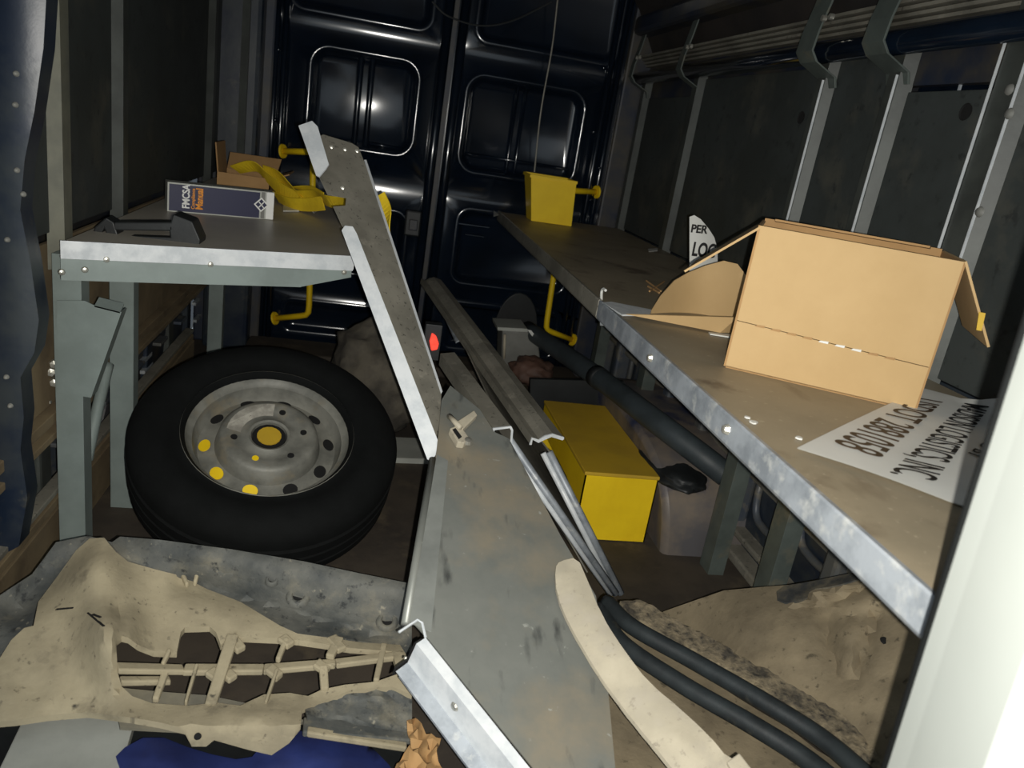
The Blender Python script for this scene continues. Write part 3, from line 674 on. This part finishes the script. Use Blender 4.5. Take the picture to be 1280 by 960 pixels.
strap('yellow webbing strap tail lying flat in front of the strap pile', ((345, 246, by0-.06), (362, 254, by0-.14), (384, 256, by0-.2), (404, 254, by0-.26)), (.9, 1.3), .045)
tag(slab('paper_tag', [at(a, b, z=.806) for a, b in ((354, 252), (371, 252), (374, 263), (354, 263))], .004, paper), 'white paper tag lying under the straps next to the binder', 'tag', 'paper tags under straps')
tag(slab('paper_tag', [at(a, b, z=.806+c) for a, b, c in ((384, 257, .01), (401, 254, .012), (403, 259, .0), (393, 266, 0))], .003, paper), 'small curled white paper tag near the leaning panel', 'tag', 'paper tags under straps')

# ================================================================ THINGS ON THE RIGHT SHELF
# big carton
ZB = .802
BL, BR = at(907, 458, z=ZB), at(1143, 513, z=ZB)
u = (BR-BL).normalized(); nrm = V((-u.y, u.x, 0)); nrm = nrm if nrm.y > 0 else -nrm; W = (BR-BL).length; D = .21
h1 = on(945, 281, (BL, nrm)).z-ZB; h2 = on(1192, 325, (BL, nrm)).z-ZB; Hb = (h1+h2)/2
t = thing('large_carton', 'large plain tan cardboard carton with drooping top flaps on the right shelf', 'box', BL)
def bx(a, b, c): return BL+u*a+nrm*b+V((0, 0, c))
def cw(n, P, par=t, m=card): return slab(n, P, .004, m, par)
zc = Hb*.30
w0 = cw('front_wall', [bx(0, 0, 0), bx(W, 0, 0), bx(W, 0, zc), bx(0, 0, zc*1.12)])
w1 = cw('front_wall_upper', [bx(0, -.001, zc*1.12+.0015), bx(W, -.001, zc+.0015), bx(W, 0, h2), bx(0, 0, h1)])
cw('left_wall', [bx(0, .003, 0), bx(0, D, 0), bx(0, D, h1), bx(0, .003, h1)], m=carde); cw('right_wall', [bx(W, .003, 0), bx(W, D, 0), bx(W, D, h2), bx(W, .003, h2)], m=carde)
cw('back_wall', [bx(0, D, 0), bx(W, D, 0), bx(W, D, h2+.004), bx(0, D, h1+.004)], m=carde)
cw('base', [bx(0, 0, .002), bx(W, 0, .002), bx(W, D, .002), bx(0, D, .002)], m=carde)
cw('left_flap', [bx(0, .0, h1), bx(0, D, h1), bx(-.115, D, h1-.105), bx(-.115, .01, h1-.105)])
cw('right_flap', [bx(W, .0, h2), bx(W, D, h2), bx(W+.075, D, h2-.13), bx(W+.075, .0, h2-.13)])
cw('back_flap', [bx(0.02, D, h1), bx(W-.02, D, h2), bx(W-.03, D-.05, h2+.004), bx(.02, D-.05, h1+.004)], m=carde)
slab('paper_sticker', [bx(W+.045, -.002, h2-.075), bx(W+.055, -.002, h2-.075), bx(W+.058, -.002, h2-.105), bx(W+.05, -.002, h2-.105)], .002, yelt, t)
for k in range(9):
    a = W*(.10+.085*k); zz = zc*1.12+(zc-zc*1.12)*a/W
    slab('tape_remnant', [bx(a, -.0025, zz-.0015), bx(a+W*.05, -.0025, zz-.002), bx(a+W*.052, -.0025, zz+.0025), bx(a+.003, -.0025, zz+.0015)], .0012, paper if 3 < k < 7 else carde, w1)
# torn flap sheet beside it
t = thing('cardboard_flap', 'curved torn cardboard flap standing left of the large carton', 'cardboard', at(850, 400, z=ZB))
fy = at(870, 396, z=ZB+.004).y
def fz(a, b):
    p = at(a, b, y=fy); k = (a-812)/120; p = at(a, b, y=fy+.07*math.sin(max(0, min(1, k))*math.pi)); return p
ol = [(811, 394), (826, 370), (843, 351), (860, 341), (882, 332), (905, 326), (922, 330), (934, 346), (936, 366), (928, 380), (921, 397), (880, 397), (840, 395)]
sheet_obj('curved_sheet', ol, [], fz, .004, card, t, 8, down=V((0, 1, 0)))
slab('base_strip', [at(a, b, z=ZB+c) for a, b, c in ((783, 393, .006), (922, 397, .045), (922, 416, .004), (900, 416, .003))], .003, card, t)
# banner on the shelf
t = thing('vinyl_banner', 'white vinyl banner with upside-down black lettering flat on the right shelf', 'banner', at(1100, 560, z=.8))
c1, c2_, c3_ = at(996, 561, z=.803), at(1203, 633, z=.803), at(1086, 501, z=.803)
ub = (c1-c3_); 
tb_u = (at(1045, 556, z=.803)-at(1178, 489, z=.803)).normalized(); tb_v = V((-tb_u.y, tb_u.x, 0))
def bn(a, b, c=0.): return c1-tb_u*a+tb_v*b+V((0, 0, .0015+c))
Wb, Hn = .62, max((c2_-c1).dot(tb_v), .16)+.05
NX, NY = 30, 8; v, f = [], []
kx = (c2_-c1); kx = kx-V((0, 0, kx.z))
skew = kx.dot(tb_u)/max(kx.dot(tb_v), .01)
def bsurf(s, r_):
    a = Wb*s; p = bn(a, Hn*r_)+tb_u*(skew*Hn*r_*.9)
    lim = XR-.085; ex = max(0, p.x-lim)
    if ex > 0:
        R_ = .07; th = min(ex/R_, 1.4); p = V((lim+R_*math.sin(th), p.y, p.z+R_*(1-math.cos(th))+max(0, ex-R_*1.4)))
    p.z += .003*abs(math.sin(3*s+r_*4))*(1 if ex <= 0 else 0)
    return p
for j in range(NY+1):
    for i in range(NX+1): v.append(bsurf(i/NX, j/NY))
n0 = len(v); v += [p-V((0, 0, .0012)) for p in v[:n0]]
for j in range(NY):
    for i in range(NX):
        q = j*(NX+1)+i; f += [(q, q+1, q+NX+2, q+NX+1), (q+n0, q+NX+1+n0, q+NX+2+n0, q+1+n0)]
mk('vinyl_sheet', v, f, paper, t, True)
def btext(s, bs, be, cs, ce, mat):
    """lettering inside four measured corners: baseline start/end, cap line start/end"""
    q = [at(*p, z=.8085) for p in (bs, be, cs, ce)]; o = textm('lettering', s, ORG[t.name], (1, 0, 0), (0, 1, 0), 1.0, mat, t, .004, 1.0)
    xs = [p.co.x for p in o.data.vertices]; x0_, x1_ = min(xs), max(xs)
    for p in o.data.vertices:
        a, b = (p.co.x-x0_)/(x1_-x0_), p.co.y/.72
        r_ = q[0].lerp(q[1], a).lerp(q[2].lerp(q[3], a), b); r_.z = bz(r_)+(p.co.z > 0)*.0006; p.co = r_-ORG[t.name]
def bz(p):
    ex = max(0, p.x-(XR-.085)); return .8085+(.07*(1-math.cos(min(ex/.07, 1.4))) if ex > 0 else 0)
btext('USDOT 2881058', (1146, 497), (1041, 553), (1180, 503), (1103, 574), inkb)
btext('MADISON LOGISTICS, INC.', (1206, 504), (1113, 591), (1237, 511), (1170, 605), ink)
btext('OPERATED BY', (1262, 530), (1208, 568), (1276, 536), (1228, 575), ink)
# second banner behind the carton
t = thing('vinyl_banner', 'white vinyl banner standing curled behind the carton flap, only PER and LOG readable', 'banner', at(880, 328, x=1.05))
yb2 = 1.95
ol = [(862, 271), (868, 269), (876, 274), (886, 286), (893, 297), (897, 312), (897, 335), (930, 345), (930, 370), (862, 360)]
sheet_obj('vinyl_sheet', ol, [], lambda a, b: at(a, b, y=yb2+.06*((a-862)/60)**2), .0015, paper, t, 6, down=V((0, 1, 0)))
def wtext(s, pxs, pxe, pxh, sxpad=1):
    a, b, h = at(*pxs, y=yb2-.003), at(*pxe, y=yb2-.003), at(*pxh, y=yb2-.003)
    u_ = (b-a); Lt = u_.length; u_ /= Lt; o = textm('lettering', s, a, u_, h-a, (h-a).length/.72, ink, t, .03, 1.0)
    xs = [(q.co+ORG[t.name]-a).dot(u_) for q in o.data.vertices]; k = Lt/max(xs)
    for q in o.data.vertices: q.co += u_*((q.co+ORG[t.name]-a).dot(u_)*(k-1))
wtext('PER', (863, 290), (884, 292), (863, 280)); wtext('LOG', (864, 319), (893, 322), (864, 302))
# yellow bin
bb = [at(664, 276, z=.802), at(709, 280, z=.802)]
t = thing('yellow_bin', 'yellow tapered plastic bin standing at the rear of the right shelf', 'bin', bb[0])
yy = bb[0].y
tl, tr2 = at(663, 219, y=yy), at(720, 225, y=yy); zt = (tl.z+tr2.z)/2
x0, x1 = bb[0].x, bb[1].x; X0, X1 = tl.x, tr2.x
v = [V(p) for p in ((x0, yy, .802), (x1, yy, .802), (x1, yy+.12, .802), (x0, yy+.12, .802), (X0, yy-.015, zt), (X1, yy-.015, zt), (X1, yy+.15, zt), (X0, yy+.15, zt))]
mk('tub', v, [(3, 2, 1, 0), (0, 1, 5, 4), (1, 2, 6, 5), (2, 3, 7, 6), (3, 0, 4, 7)], yel, t).modifiers.new('s', 'SOLIDIFY').thickness = .004
mk('rim_lip', *merge(boxg(X0-.004, X1+.004, yy-.019, yy-.014, zt-.012, zt), boxg(X0-.004, X1+.004, yy+.149, yy+.154, zt-.012, zt), boxg(X0-.004, X0+.0, yy-.014, yy+.149, zt-.012, zt), boxg(X1, X1+.004, yy-.014, yy+.149, zt-.012, zt)), yel, t)
box('clip', X1-.022, X1-.002, yy+.01, yy+.05, zt-.17, zt-.08, yelt, t, .004)
# galvanised tray end with a hook wire
gx = at(755, 382, z=.81)
t = thing('steel_tray_end', 'galvanised tray edge with small upright hook on the right shelf front', 'tray', gx)
slab('tray_strip', [at(a, b, z=.806) for a, b in ((753, 378), (764, 377), (815, 387), (812, 393), (778, 393))], .004, galv, t, away=(0, 0, -1))
slab('tray_front', [at(a, b, x=.565) for a, b in ((750, 392), (760, 392), (773, 408), (750, 407))], .003, galv, t)
tube('hook', bez([at(752, 379, x=.58), at(752, 366, x=.58), at(754, 361, x=.58), at(757, 363, x=.58)], 4), .0035, paper, t, 6)
# crumbs and chips on the shelf
for k, (a, b, c, lab) in enumerate(((942, 527, 7, 'white paint chip on the right shelf front edge left of the banner'), (935, 521, 4, 'tiny white paint chip just left of the larger chip'), (1000, 547, 5, 'white paint chip beside the banner corner'))):
    pt = at(a, b, z=.803); r_ = c*.0013
    tag(slab('paint_chip', [pt+V((r_*math.cos(q)*random.uniform(.6, 1.3), r_*math.sin(q)*random.uniform(.6, 1.3), 0)) for q in (0, 1, 2, 3, 4, 5)], .002, paper, away=(0, 0, -1)), lab, 'paint chip', 'chips on the right shelf')
tag(slab('wood_sliver', [at(a, b, z=.804) for a, b in ((886, 415), (914, 418), (914, 421), (888, 417))], .003, paper, away=(0, 0, -1)), 'thin white sliver lying in front of the carton flap', 'sliver')
t = thing('straw_scraps', 'pale straw-coloured packing scraps lying by the curved cardboard flap', 'scraps', at(818, 360, z=.802))
for a, b, c, d_ in ((808, 351, 826, 364), (812, 364, 830, 352), (810, 358, 824, 366)): tube('straw', [at(a, b, z=.805), at(c, d_, z=.805)], .003, carde, t, 6)
tag(slab('paper_scrap', [at(a, b, z=.804) for a, b in ((810, 311), (822, 310), (822, 313), (811, 314))], .003, paper, away=(0, 0, -1)), 'small pale scrap at the rear of the right shelf by the wall', 'scrap')
tag(slab('corner_scrap', [at(a, b, z=.79) for a, b in ((617, 263), (624, 268), (617, 270))], .003, paper, away=(0, 0, -1)), 'white scrap at the far corner of the right shelf', 'scrap')

# ================================================================ FLOOR THINGS, REAR RIGHT
# wheel arch (part of the body)
wa = []
for k in range(37):
    a = math.pi*k/36; wa.append((2.52-.55*math.copysign(abs(math.cos(a))**.6, math.cos(a)), .30*math.sin(a)**.6))
pts0 = [V((.93+.05*(1-z/.34), y, z)) for y, z in wa]; pts1 = [V((1.24, y, z)) for y, z in wa]
k = len(wa); o = mk('wheel_arch', pts0+pts1, [tuple(range(k))]+[(i, i+1, i+1+k, i+k) for i in range(k-1)], M('arch_dusty_navy', (92, 90, 92), (128, 116, 102), .5, 0, 5, .1, 50, c3=(54, 60, 84), n3=4, lo3=.52, hi3=.62), wr, bev=.02)
for q in o.data.polygons: q.use_smooth = True
try: o.data.set_sharp_from_angle(angle=.9)
except Exception: pass
wa2 = [V((-.70-.03*(1-z/.34), y+.35, z)) for y, z in wa]; wa3 = [V((-.80, y+.35, z)) for y, z in wa]
mk('wheel_arch', wa2+wa3, [tuple(range(k))]+[(i, i+1, i+1+k, i+k) for i in range(k-1)], navyd, wl, bev=.03)
# yellow box
f0, f1 = at(733, 675, z=.0), at(805, 679, z=.0)
yf = (f0.y+f1.y)/2; t = thing('yellow_step_box', 'long bright yellow metal box on the floor beside the dusty wheel arch', 'box', (f0.x, yf, 0))
tlf, trf = at(733, 588, y=yf), at(824, 597, y=yf); zt = (tlf.z+trf.z)/2
xl, xr = tlf.x, trf.x; back = at(690, 501, z=zt).y
box('lid', xl-.004, xr+.002, yf-.004, back, zt-.012, zt, yelt, t, .003)
mk('front_panel', *slabg([V((xl, yf, .004)), V((xr, yf, .004)), V((xr, yf, zt-.012)), V((xl, yf, zt-.012))], .004, (0, 1, 0)), yel, t)
mk('side_panel', *slabg([V((xr, yf, .004)), V((xr, back, .004)), V((xr, back, zt-.012)), V((xr, yf, zt-.012))], .004, (-1, 0, 0)), yel, t)
mk('side_panel', *slabg([V((xl, yf, zt*.45)), V((xl, yf+.18, zt*.55)), V((xl, back, zt*.55)), V((xl, back, zt-.012)), V((xl, yf, zt-.012))], .004, (1, 0, 0)), yel, t)
mk('end_panel', *slabg([V((xl, back, .004)), V((xr, back, .004)), V((xr, back, zt-.012)), V((xl, back, zt-.012))], .004, (0, -1, 0)), yel, t)
mk('foot_plate', *slabg([V((xl-.06, back-.16, .004)), V((xl, back-.16, .004)), V((xl, back, .004)), V((xl-.06, back, .004))], .004, (0, 0, 1)), yel, t)
tag(slab('dark_board', [at(a, b, y=back+.10) for a, b in ((663, 474), (780, 477), (830, 560), (800, 640), (690, 640), (662, 560))], .02, blackp, away=(0, 1, 0)), 'dark flat board standing behind the yellow box', 'board')
ph = [at(660, 412, y=3.30), at(745, 470, y=2.62), at(815, 523, y=2.20), at(872, 566, y=2.04), at(908, 594, y=1.985)]
t = thing('black_pipe', 'thick black pipe lying over the wheel arch toward the rear', 'pipe', ph[0])
tube('pipe', bez(ph), .038, M('black_pipe_plastic', (62, 70, 74), (50, 57, 60), .55, 0, 8, .08, 50), t, 18)
tube('pipe_collar', [ph[1], ph[1].lerp(ph[2], .1)], .042, blackp, t, 18)
g = at(846, 586, y=2.10)
tag(blob('black_rag', (g.x, g.y+.02, g.z-.01), (.10, .15, .03), blackp, .2, 1.6, 3), 'crumpled black rag draped on top of the wheel arch', 'rag')
# clutter at the rear middle
g0 = at(625, 455, y=3.3)
t = thing('grey_tub', 'grey plastic tub with pale rim behind the shelf boards', 'tub', g0)
P = lambda a, b, y: at(a, b, y=y)
slab('front_wall', [P(628, 412, 3.2), P(672, 416, 3.2), P(676, 455, 3.2), P(640, 462, 3.2), P(627, 455, 3.2)], .15, grey, t, .008, away=(0, 1, 0))
slab('rim', [P(622, 409, 3.2), P(659, 411, 3.2), P(660, 415, 3.2), P(622, 413, 3.2)], .16, sheet, t, away=(0, 1, 0))
tube('corner_pipe', [P(631, 418, 3.16), P(630, 448, 3.16)], .006, bonem, t, 8)
slab('torn_label', [P(659, 412, 3.15), P(664, 413, 3.15), P(676, 428, 3.15), P(674, 432, 3.15)], .003, paper, t)
g = at(665, 458, y=3.05); tag(blob('brown_bag', (g.x, g.y, g.z-.02), (.09, .08, .06), brownbag, .25, 2., 4), 'crumpled reddish brown bag beside the grey tub', 'bag')
g = at(478, 470, y=2.75); tag(blob('dusty_sack', (g.x, g.y, .22), (.20, .16, .22), sack, .22, 2., 9, .99), 'dusty grey sack slumped behind the spare tyre', 'sack')
tag(slab('pale_plank', [at(a, b, z=.02) for a, b in ((484, 546), (530, 548), (545, 574), (486, 572))], .02, sheet, away=(0, 0, -1)), 'short pale plank on the floor right of the spare tyre', 'plank')
box('rear_step', -.5, 1.1, 3.5, 3.74, 0, .05, floorm, fl_, .01)

# ================================================================ FOREGROUND LEFT: dusty bumper cover
LP = (V((0, 1.0, .09)), V((0, -.42, 1)).normalized())
def ridge(u_, v_, a, b, w_):
    ax, ay = a; bx_, by_ = b; dx, dy = bx_-ax, by_-ay; l2 = dx*dx+dy*dy; s = max(0, min(1, ((u_-ax)*dx+(v_-ay)*dy)/l2))
    return math.exp(-((u_-ax-dx*s)**2+(v_-ay-dy*s)**2)/(w_*w_))
from mathutils import noise as nzz
def lrel(a, b):
    h = 0
    h += .055*ridge(a, b, (118, 690), (140, 800), 40)            # horn
    h += .035*ridge(a, b, (140, 790), (150, 850), 28)
    h += .045*ridge(a, b, (200, 668), (520, 735), 30)            # back band
    h -= .030*ridge(a, b, (230, 725), (500, 800), 16)            # valley under it
    h += .030*ridge(a, b, (160, 905), (370, 905), 22)            # front roll
    h -= .03*ridge(a, b, (20, 760), (110, 680), 18)
    h -= .02*ridge(a, b, (148, 760), (152, 860), 10)
    h += .006*nzz.noise(V((a/40, b/40, 0)))+.003*nzz.noise(V((a/12, b/12, 5)))
    return h
def lf(a, b): p = on(a, b, LP); return p+(EYE-p).normalized()*lrel(a, b)*1.3
bc = thing('bumper_cover', 'dusty black plastic bumper cover with slotted grille lying in the left foreground', 'bumper', lf(250, 800)-V((0, 0, .12)))
body = [(-40, 860), (-10, 838), (14, 800), (30, 785), (42, 782), (48, 752), (72, 720), (95, 688), (112, 673), (130, 672), (145, 690), (160, 702), (195, 712), (228, 720), (258, 736), (300, 752), (350, 782), (372, 792), (410, 797), (452, 803), (500, 806), (515, 830), (515, 868), (490, 858), (440, 862), (415, 872), (378, 885), (376, 905), (362, 922), (340, 937), (310, 930), (268, 918), (258, 926), (240, 926), (232, 911), (200, 903), (165, 897), (110, 890), (60, 894), (20, 900), (-40, 905)]
h1_ = [(145, 800), (152, 795), (160, 797), (172, 806), (192, 814), (221, 815), (226, 790), (231, 784), (262, 783), (270, 790), (276, 806), (290, 796), (302, 796), (345, 798), (372, 800), (400, 804), (438, 810), (490, 814), (498, 842), (470, 852), (430, 856), (402, 862), (385, 870), (362, 866), (330, 868), (300, 882), (270, 878), (235, 882), (190, 879), (165, 870), (152, 858), (147, 840)]
sheet_obj('beige_body', body, [h1_], lf, .012, dust, bc, 9)
band = [(-60, 770), (0, 742), (40, 716), (70, 676), (110, 668), (140, 676), (150, 669), (200, 673), (290, 685), (380, 700), (450, 715), (515, 728), (515, 810), (440, 798), (372, 790), (345, 778), (300, 750), (255, 733), (225, 717), (190, 709), (160, 698), (146, 686), (130, 670), (112, 671), (93, 688), (70, 720), (46, 752), (40, 780), (12, 800), (-12, 838), (-60, 870)]
sheet_obj('grey_rear_band', band, [], lambda a, b: lf(a, b)-V((0, 0, .003)), .015, dustg, bc, 9)
sheet_obj('inner_tray', [(140, 835), (212, 842), (262, 846), (330, 860), (385, 878), (330, 895), (150, 885)], [], lambda a, b: on(a, b, LP)-V((0, 0, .04)), .006, M('tray_grey', (122, 116, 98), (96, 93, 82), .8, 0, 8, .3, 60), bc, 12)
def lbar(name, a, b, w_, h0, h1_v, mat, th=.012):
    A_, B_ = lf(*a)+V((0, 0, h0)), lf(*b)+V((0, 0, h1_v)); d_ = (B_-A_).normalized(); s_ = d_.cross(V((0, 0, 1))).normalized()
    slab(name, [A_-s_*w_, A_+s_*w_, B_+s_*w_*.9, B_-s_*w_*.9], th, mat, bc, .003, away=(0, 0, -1))
lbar('grille_bar', (146, 824), (230, 829), .011, -.012, -.008, dust); lbar('grille_bar', (230, 829), (330, 830), .011, -.008, -.006, dust); lbar('grille_bar', (330, 830), (420, 824), .010, -.006, -.004, dust); lbar('grille_bar', (420, 824), (505, 816), .009, -.004, .0, dust); lbar('grille_bar', (150, 838), (213, 839), .008, -.016, -.014, dust)
for a, b, wd in (((212, 813), (203, 832), .004), ((207, 840), (194, 876), .006), ((246, 832), (232, 880), .003), ((291, 795), (263, 882), .011), ((358, 799), (347, 826), .005), ((346, 838), (332, 880), .003), ((424, 798), (412, 822), .009), ((404, 834), (406, 864), .008), ((480, 806), (470, 852), .006)):
    lbar('grille_slat', a, b, wd, .006, .006, dust)
for a, b, r_ in ((373, 745, .014), (484, 776, .013), (340, 725, .008)):
    p = lf(a, b); n_ = V((0, -.5, 1)).normalized()
    bs_ = mk('bolt_boss', *latheg([(r_*1.7, -.004), (r_*1.5, .004), (r_, .006), (r_*.8, .003), (r_*.75, -.006)], p, n_, 18), dustg, bc, True)
    mk('boss_hole', *latheg([(0, -.002), (r_*.75, -.002)], p, n_, 14), dark, bs_)
p = lf(248, 918); mk('tab_hole', *latheg([(0, .0165), (.005, .0165), (.006, .013)], p-V((0, 0, .012)), (0, -.4, 1), 12), dark, bc)
for k, (a, b) in enumerate((((110, 766), (130, 783)), ((116, 768), (126, 772)), ((70, 762), (92, 760)))):
    lbar('scrape_mark', a, b, .0025, .0015, .0015, dark, .002)
for a, b, c, d_ in ((336, 834, 350, 846), (395, 828, 410, 838), (262, 838, 272, 846), (282, 840, 292, 848), (288, 795, 302, 812), (352, 796, 364, 806), (414, 796, 428, 812)):
    lbar('clip_block', (a, b), (c, d_), .011, .004, .004, dust)
lbar('clip_tab', (228, 722), (234, 735), .004, .012, .012, dust); lbar('clip_tab', (247, 720), (243, 735), .004, .014, .014, dust)
lbar('lower_flange', (380, 893), (515, 905), .018, -.02, -.02, dustg); lbar('lower_flange', (385, 902), (510, 922), .008, -.015, -.015, dust)
sheet_obj('grimy_skirt', [(380, 878), (410, 868), (450, 858), (515, 858), (515, 912), (450, 902), (384, 896)], [], lambda a, b: lf(a, b)+(EYE-lf(a, b)).normalized()*(.008*nzz.noise(V((a/14, b/7, 1)))-.008), .008, dustg, bc, 6)
# white sheet, blue cloth, brown paper at the bottom
tag(slab('pale_sheet', [at(a, b, z=.075) for a, b in ((34, 888), (172, 888), (140, 1000), (-20, 1000))], .02, sheet, bev=.002, away=(0, 0, -1)), 'pale grey sheet sticking out under the bumper cover', 'sheet')
def cloth(a, b):
    p = at(a, b, z=.06); h = .07*ridge(a, b, (380, 940), (430, 1000), 70)+.05*ridge(a, b, (195, 945), (230, 1000), 55)+.012*nzz.noise(V((a/28, b/20, 2)))
    return p+(EYE-p).normalized()*h
sheet_obj('blue_tarp', chaikin([(110, 995), (145, 940), (190, 916), (250, 940), (310, 952), (330, 928), (355, 912), (430, 918), (475, 938), (520, 1010), (470, 1060), (160, 1060)], 1), [], cloth, .006, blue, None, 10)
tag(bpy.data.objects['blue_tarp'], 'crumpled blue tarp bunched up below the bumper cover', 'tarp')
def crump(a, b): return at(a, b, z=.14)+V((0, 0, .025*nzz.noise(V((a/9, b/14, 7)))))
sheet_obj('brown_paper', [(508, 905), (520, 894), (533, 915), (551, 925), (545, 945), (560, 975), (520, 985), (480, 975), (500, 950), (516, 935)], [], crump, .003, carde, None, 6)
tag(bpy.data.objects['brown_paper'], 'crumpled brown paper scrap left of the bright panel edge', 'paper')
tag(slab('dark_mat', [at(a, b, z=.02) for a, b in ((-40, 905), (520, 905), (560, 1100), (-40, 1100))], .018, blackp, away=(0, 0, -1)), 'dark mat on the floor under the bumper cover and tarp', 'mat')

# ================================================================ FOREGROUND RIGHT
RP = plane3(at(850, 760, z=.15), at(1120, 718, x=1.10), at(1090, 950, z=.27))
def rrel(a, b):
    h = .012*nzz.noise(V((a/60, b/60, 1)))+.004*nzz.noise(V((a/14, b/14, 3)))
    h += .035*ridge(a, b, (900, 745), (960, 800), 50)
    h -= .018*ridge(a, b, (1028, 772), (1050, 850), 9); h -= .018*ridge(a, b, (1095, 770), (1068, 850), 8); h -= .015*ridge(a, b, (1035, 770), (1090, 765), 8)
    h += .015*ridge(a, b, (1060, 790), (1060, 840), 14); h -= .02*ridge(a, b, (1000, 765), (1120, 722), 8); h += .012*ridge(a, b, (1000, 752), (1110, 712), 8)
    return h
def rf(a, b): p = on(a, b, RP); return p+(EYE-p).normalized()*rrel(a, b)*1.3
lr = thing('wheel_arch_liner', 'dusty brown plastic wheel arch liner lying under the right shelf end', 'liner', rf(1000, 850)-V((0, 0, .1)))
ol = [(795, 785), (830, 764), (870, 750), (905, 738), (960, 733), (1015, 729), (1062, 718), (1120, 702), (1180, 690), (1200, 760), (1190, 860), (1150, 1000), (1090, 940), (1000, 890), (930, 850), (870, 818)]
sheet_obj('liner_shell', ol, [], rf, .01, dustb, lr, 10)
sheet_obj('mud_patch', chaikin([(970, 735), (1010, 729), (1062, 718), (1090, 712), (1085, 722), (1040, 735), (1012, 738), (1008, 752), (972, 756)], 1), [], lambda a, b: rf(a, b)+V((0, 0, .003)), .004, M('dark_grime', (52, 54, 54), (96, 90, 76), .85, 0, 18, .5, 50), lr, 6)
p = rf(1105, 801); mk('liner_hole', *latheg([(0, .003), (.007, .003), (.008, 0)], p, (0, -.5, 1), 10), dark, lr)
p = rf(1115, 700)
# two hoses
t = None
for k, (lab, off) in enumerate((('upper of two black rubber hoses crossing the right foreground', (0, 0)), ('lower of two black rubber hoses crossing the right foreground', (-18, 27)))):
    ox, oy = off
    pts = [(758+ox*.3, 752+oy*.3, .26), (790+ox*.8, 783+oy*.7, .27), (870+ox, 828+oy, .275), (960+ox, 880+oy, .285), (1030+ox, 925+oy, .29), (1100+ox, 985+oy, .30)]
    tag(tube('rubber_hose', bez([at(a, b, z=c-.012*k) for a, b, c in pts]), .0165, pipem, None, 12), lab, 'hose', 'black hoses in the right foreground')
# muddy seal strip above the hoses
def seal(a, b):
    return at(a, b, z=.272)+V((0, 0, .006*nzz.noise(V((a/9, b/9, 9)))+.004*nzz.noise(V((a/30, b/30, 2)))+.004))
sheet_obj('muddy_seal_strip', [(775, 752), (800, 752), (815, 760), (835, 772), (870, 790), (905, 808), (940, 832), (955, 836), (985, 858), (1040, 888), (1080, 918), (1110, 955), (1090, 985), (1040, 930), (990, 890), (930, 850), (860, 812), (800, 778)], [], seal, .012, mudm, None, 5)
tag(bpy.data.objects['muddy_seal_strip'], 'mud-caked seal strip running along the black hoses', 'seal strip')
# tan panel under the hoses
def tanf(a, b): return at(a, b, z=.16)+V((0, 0, .008*nzz.noise(V((a/50, b/50, 4)))))
sheet_obj('tan_board', [(735, 790), (775, 775), (860, 830), (960, 895), (1060, 960), (1090, 1080), (760, 1080), (745, 860)], [], tanf, .012, dustb, None, 14)
tag(bpy.data.objects['tan_board'], 'dusty tan board lying beneath the hoses and curved bracket', 'board')
# curved beige bracket
KP = plane3(at(705, 700, y=1.20), at(700, 790, y=1.06), at(900, 950, z=.36))
kb = chaikin([(694, 712), (700, 702), (722, 697), (733, 722), (752, 770), (778, 812), (812, 856), (850, 886), (885, 918), (912, 950), (925, 944), (945, 975), (980, 1040), (900, 1060), (852, 975), (815, 930), (775, 880), (745, 838), (712, 782), (696, 745)], 1)
nk = KP[1] if KP[1].z > 0 else -KP[1]
def kf(a, b): return on(a, b, KP)+nk*(.006*ridge(a, b, (700, 720), (860, 940), 20)+.002*nzz.noise(V((a/18, b/18, 8))))
cb = thing('curved_bracket', 'curved chalky beige metal bracket lying across the right foreground', 'bracket', kf(780, 850)-V((0, 0, .02)))
sheet_obj('strap_plate', kb, [], kf, .007, bonem, cb, 8)
slab('end_tab', [kf(a, b)+nk*.008 for a, b in ((908, 956), (924, 944), (948, 975), (925, 985))], .008, bonem, cb, .002)
# white door edge, close to the lens on the right
e0, e1 = at(1292, 385, y=.47), at(1109, 960, y=.47)
ed = (e0-e1).normalized(); zb, ztp = e1-ed*.55, e0+ed*.9
t = thing('white_door_edge', 'white painted door edge with black rubber seal filling the right border', 'door', zb)
prf = [(0, 0), (-.012, -.030), (-.056, -.130), (-.062, -.175), (-.05, -.20), (.0, -.21), (.16, -.10), (.16, .05), (.02, .02)]
mk('door_skin', *profg(prf, zb, ztp, (1, 0, 0), (0, 1, 0)), white, t, bev=.012)
tube('rubber_seal', [zb+V((.006, .006, 0)), ztp+V((.006, .006, 0))], .005, rubber, t, 12)
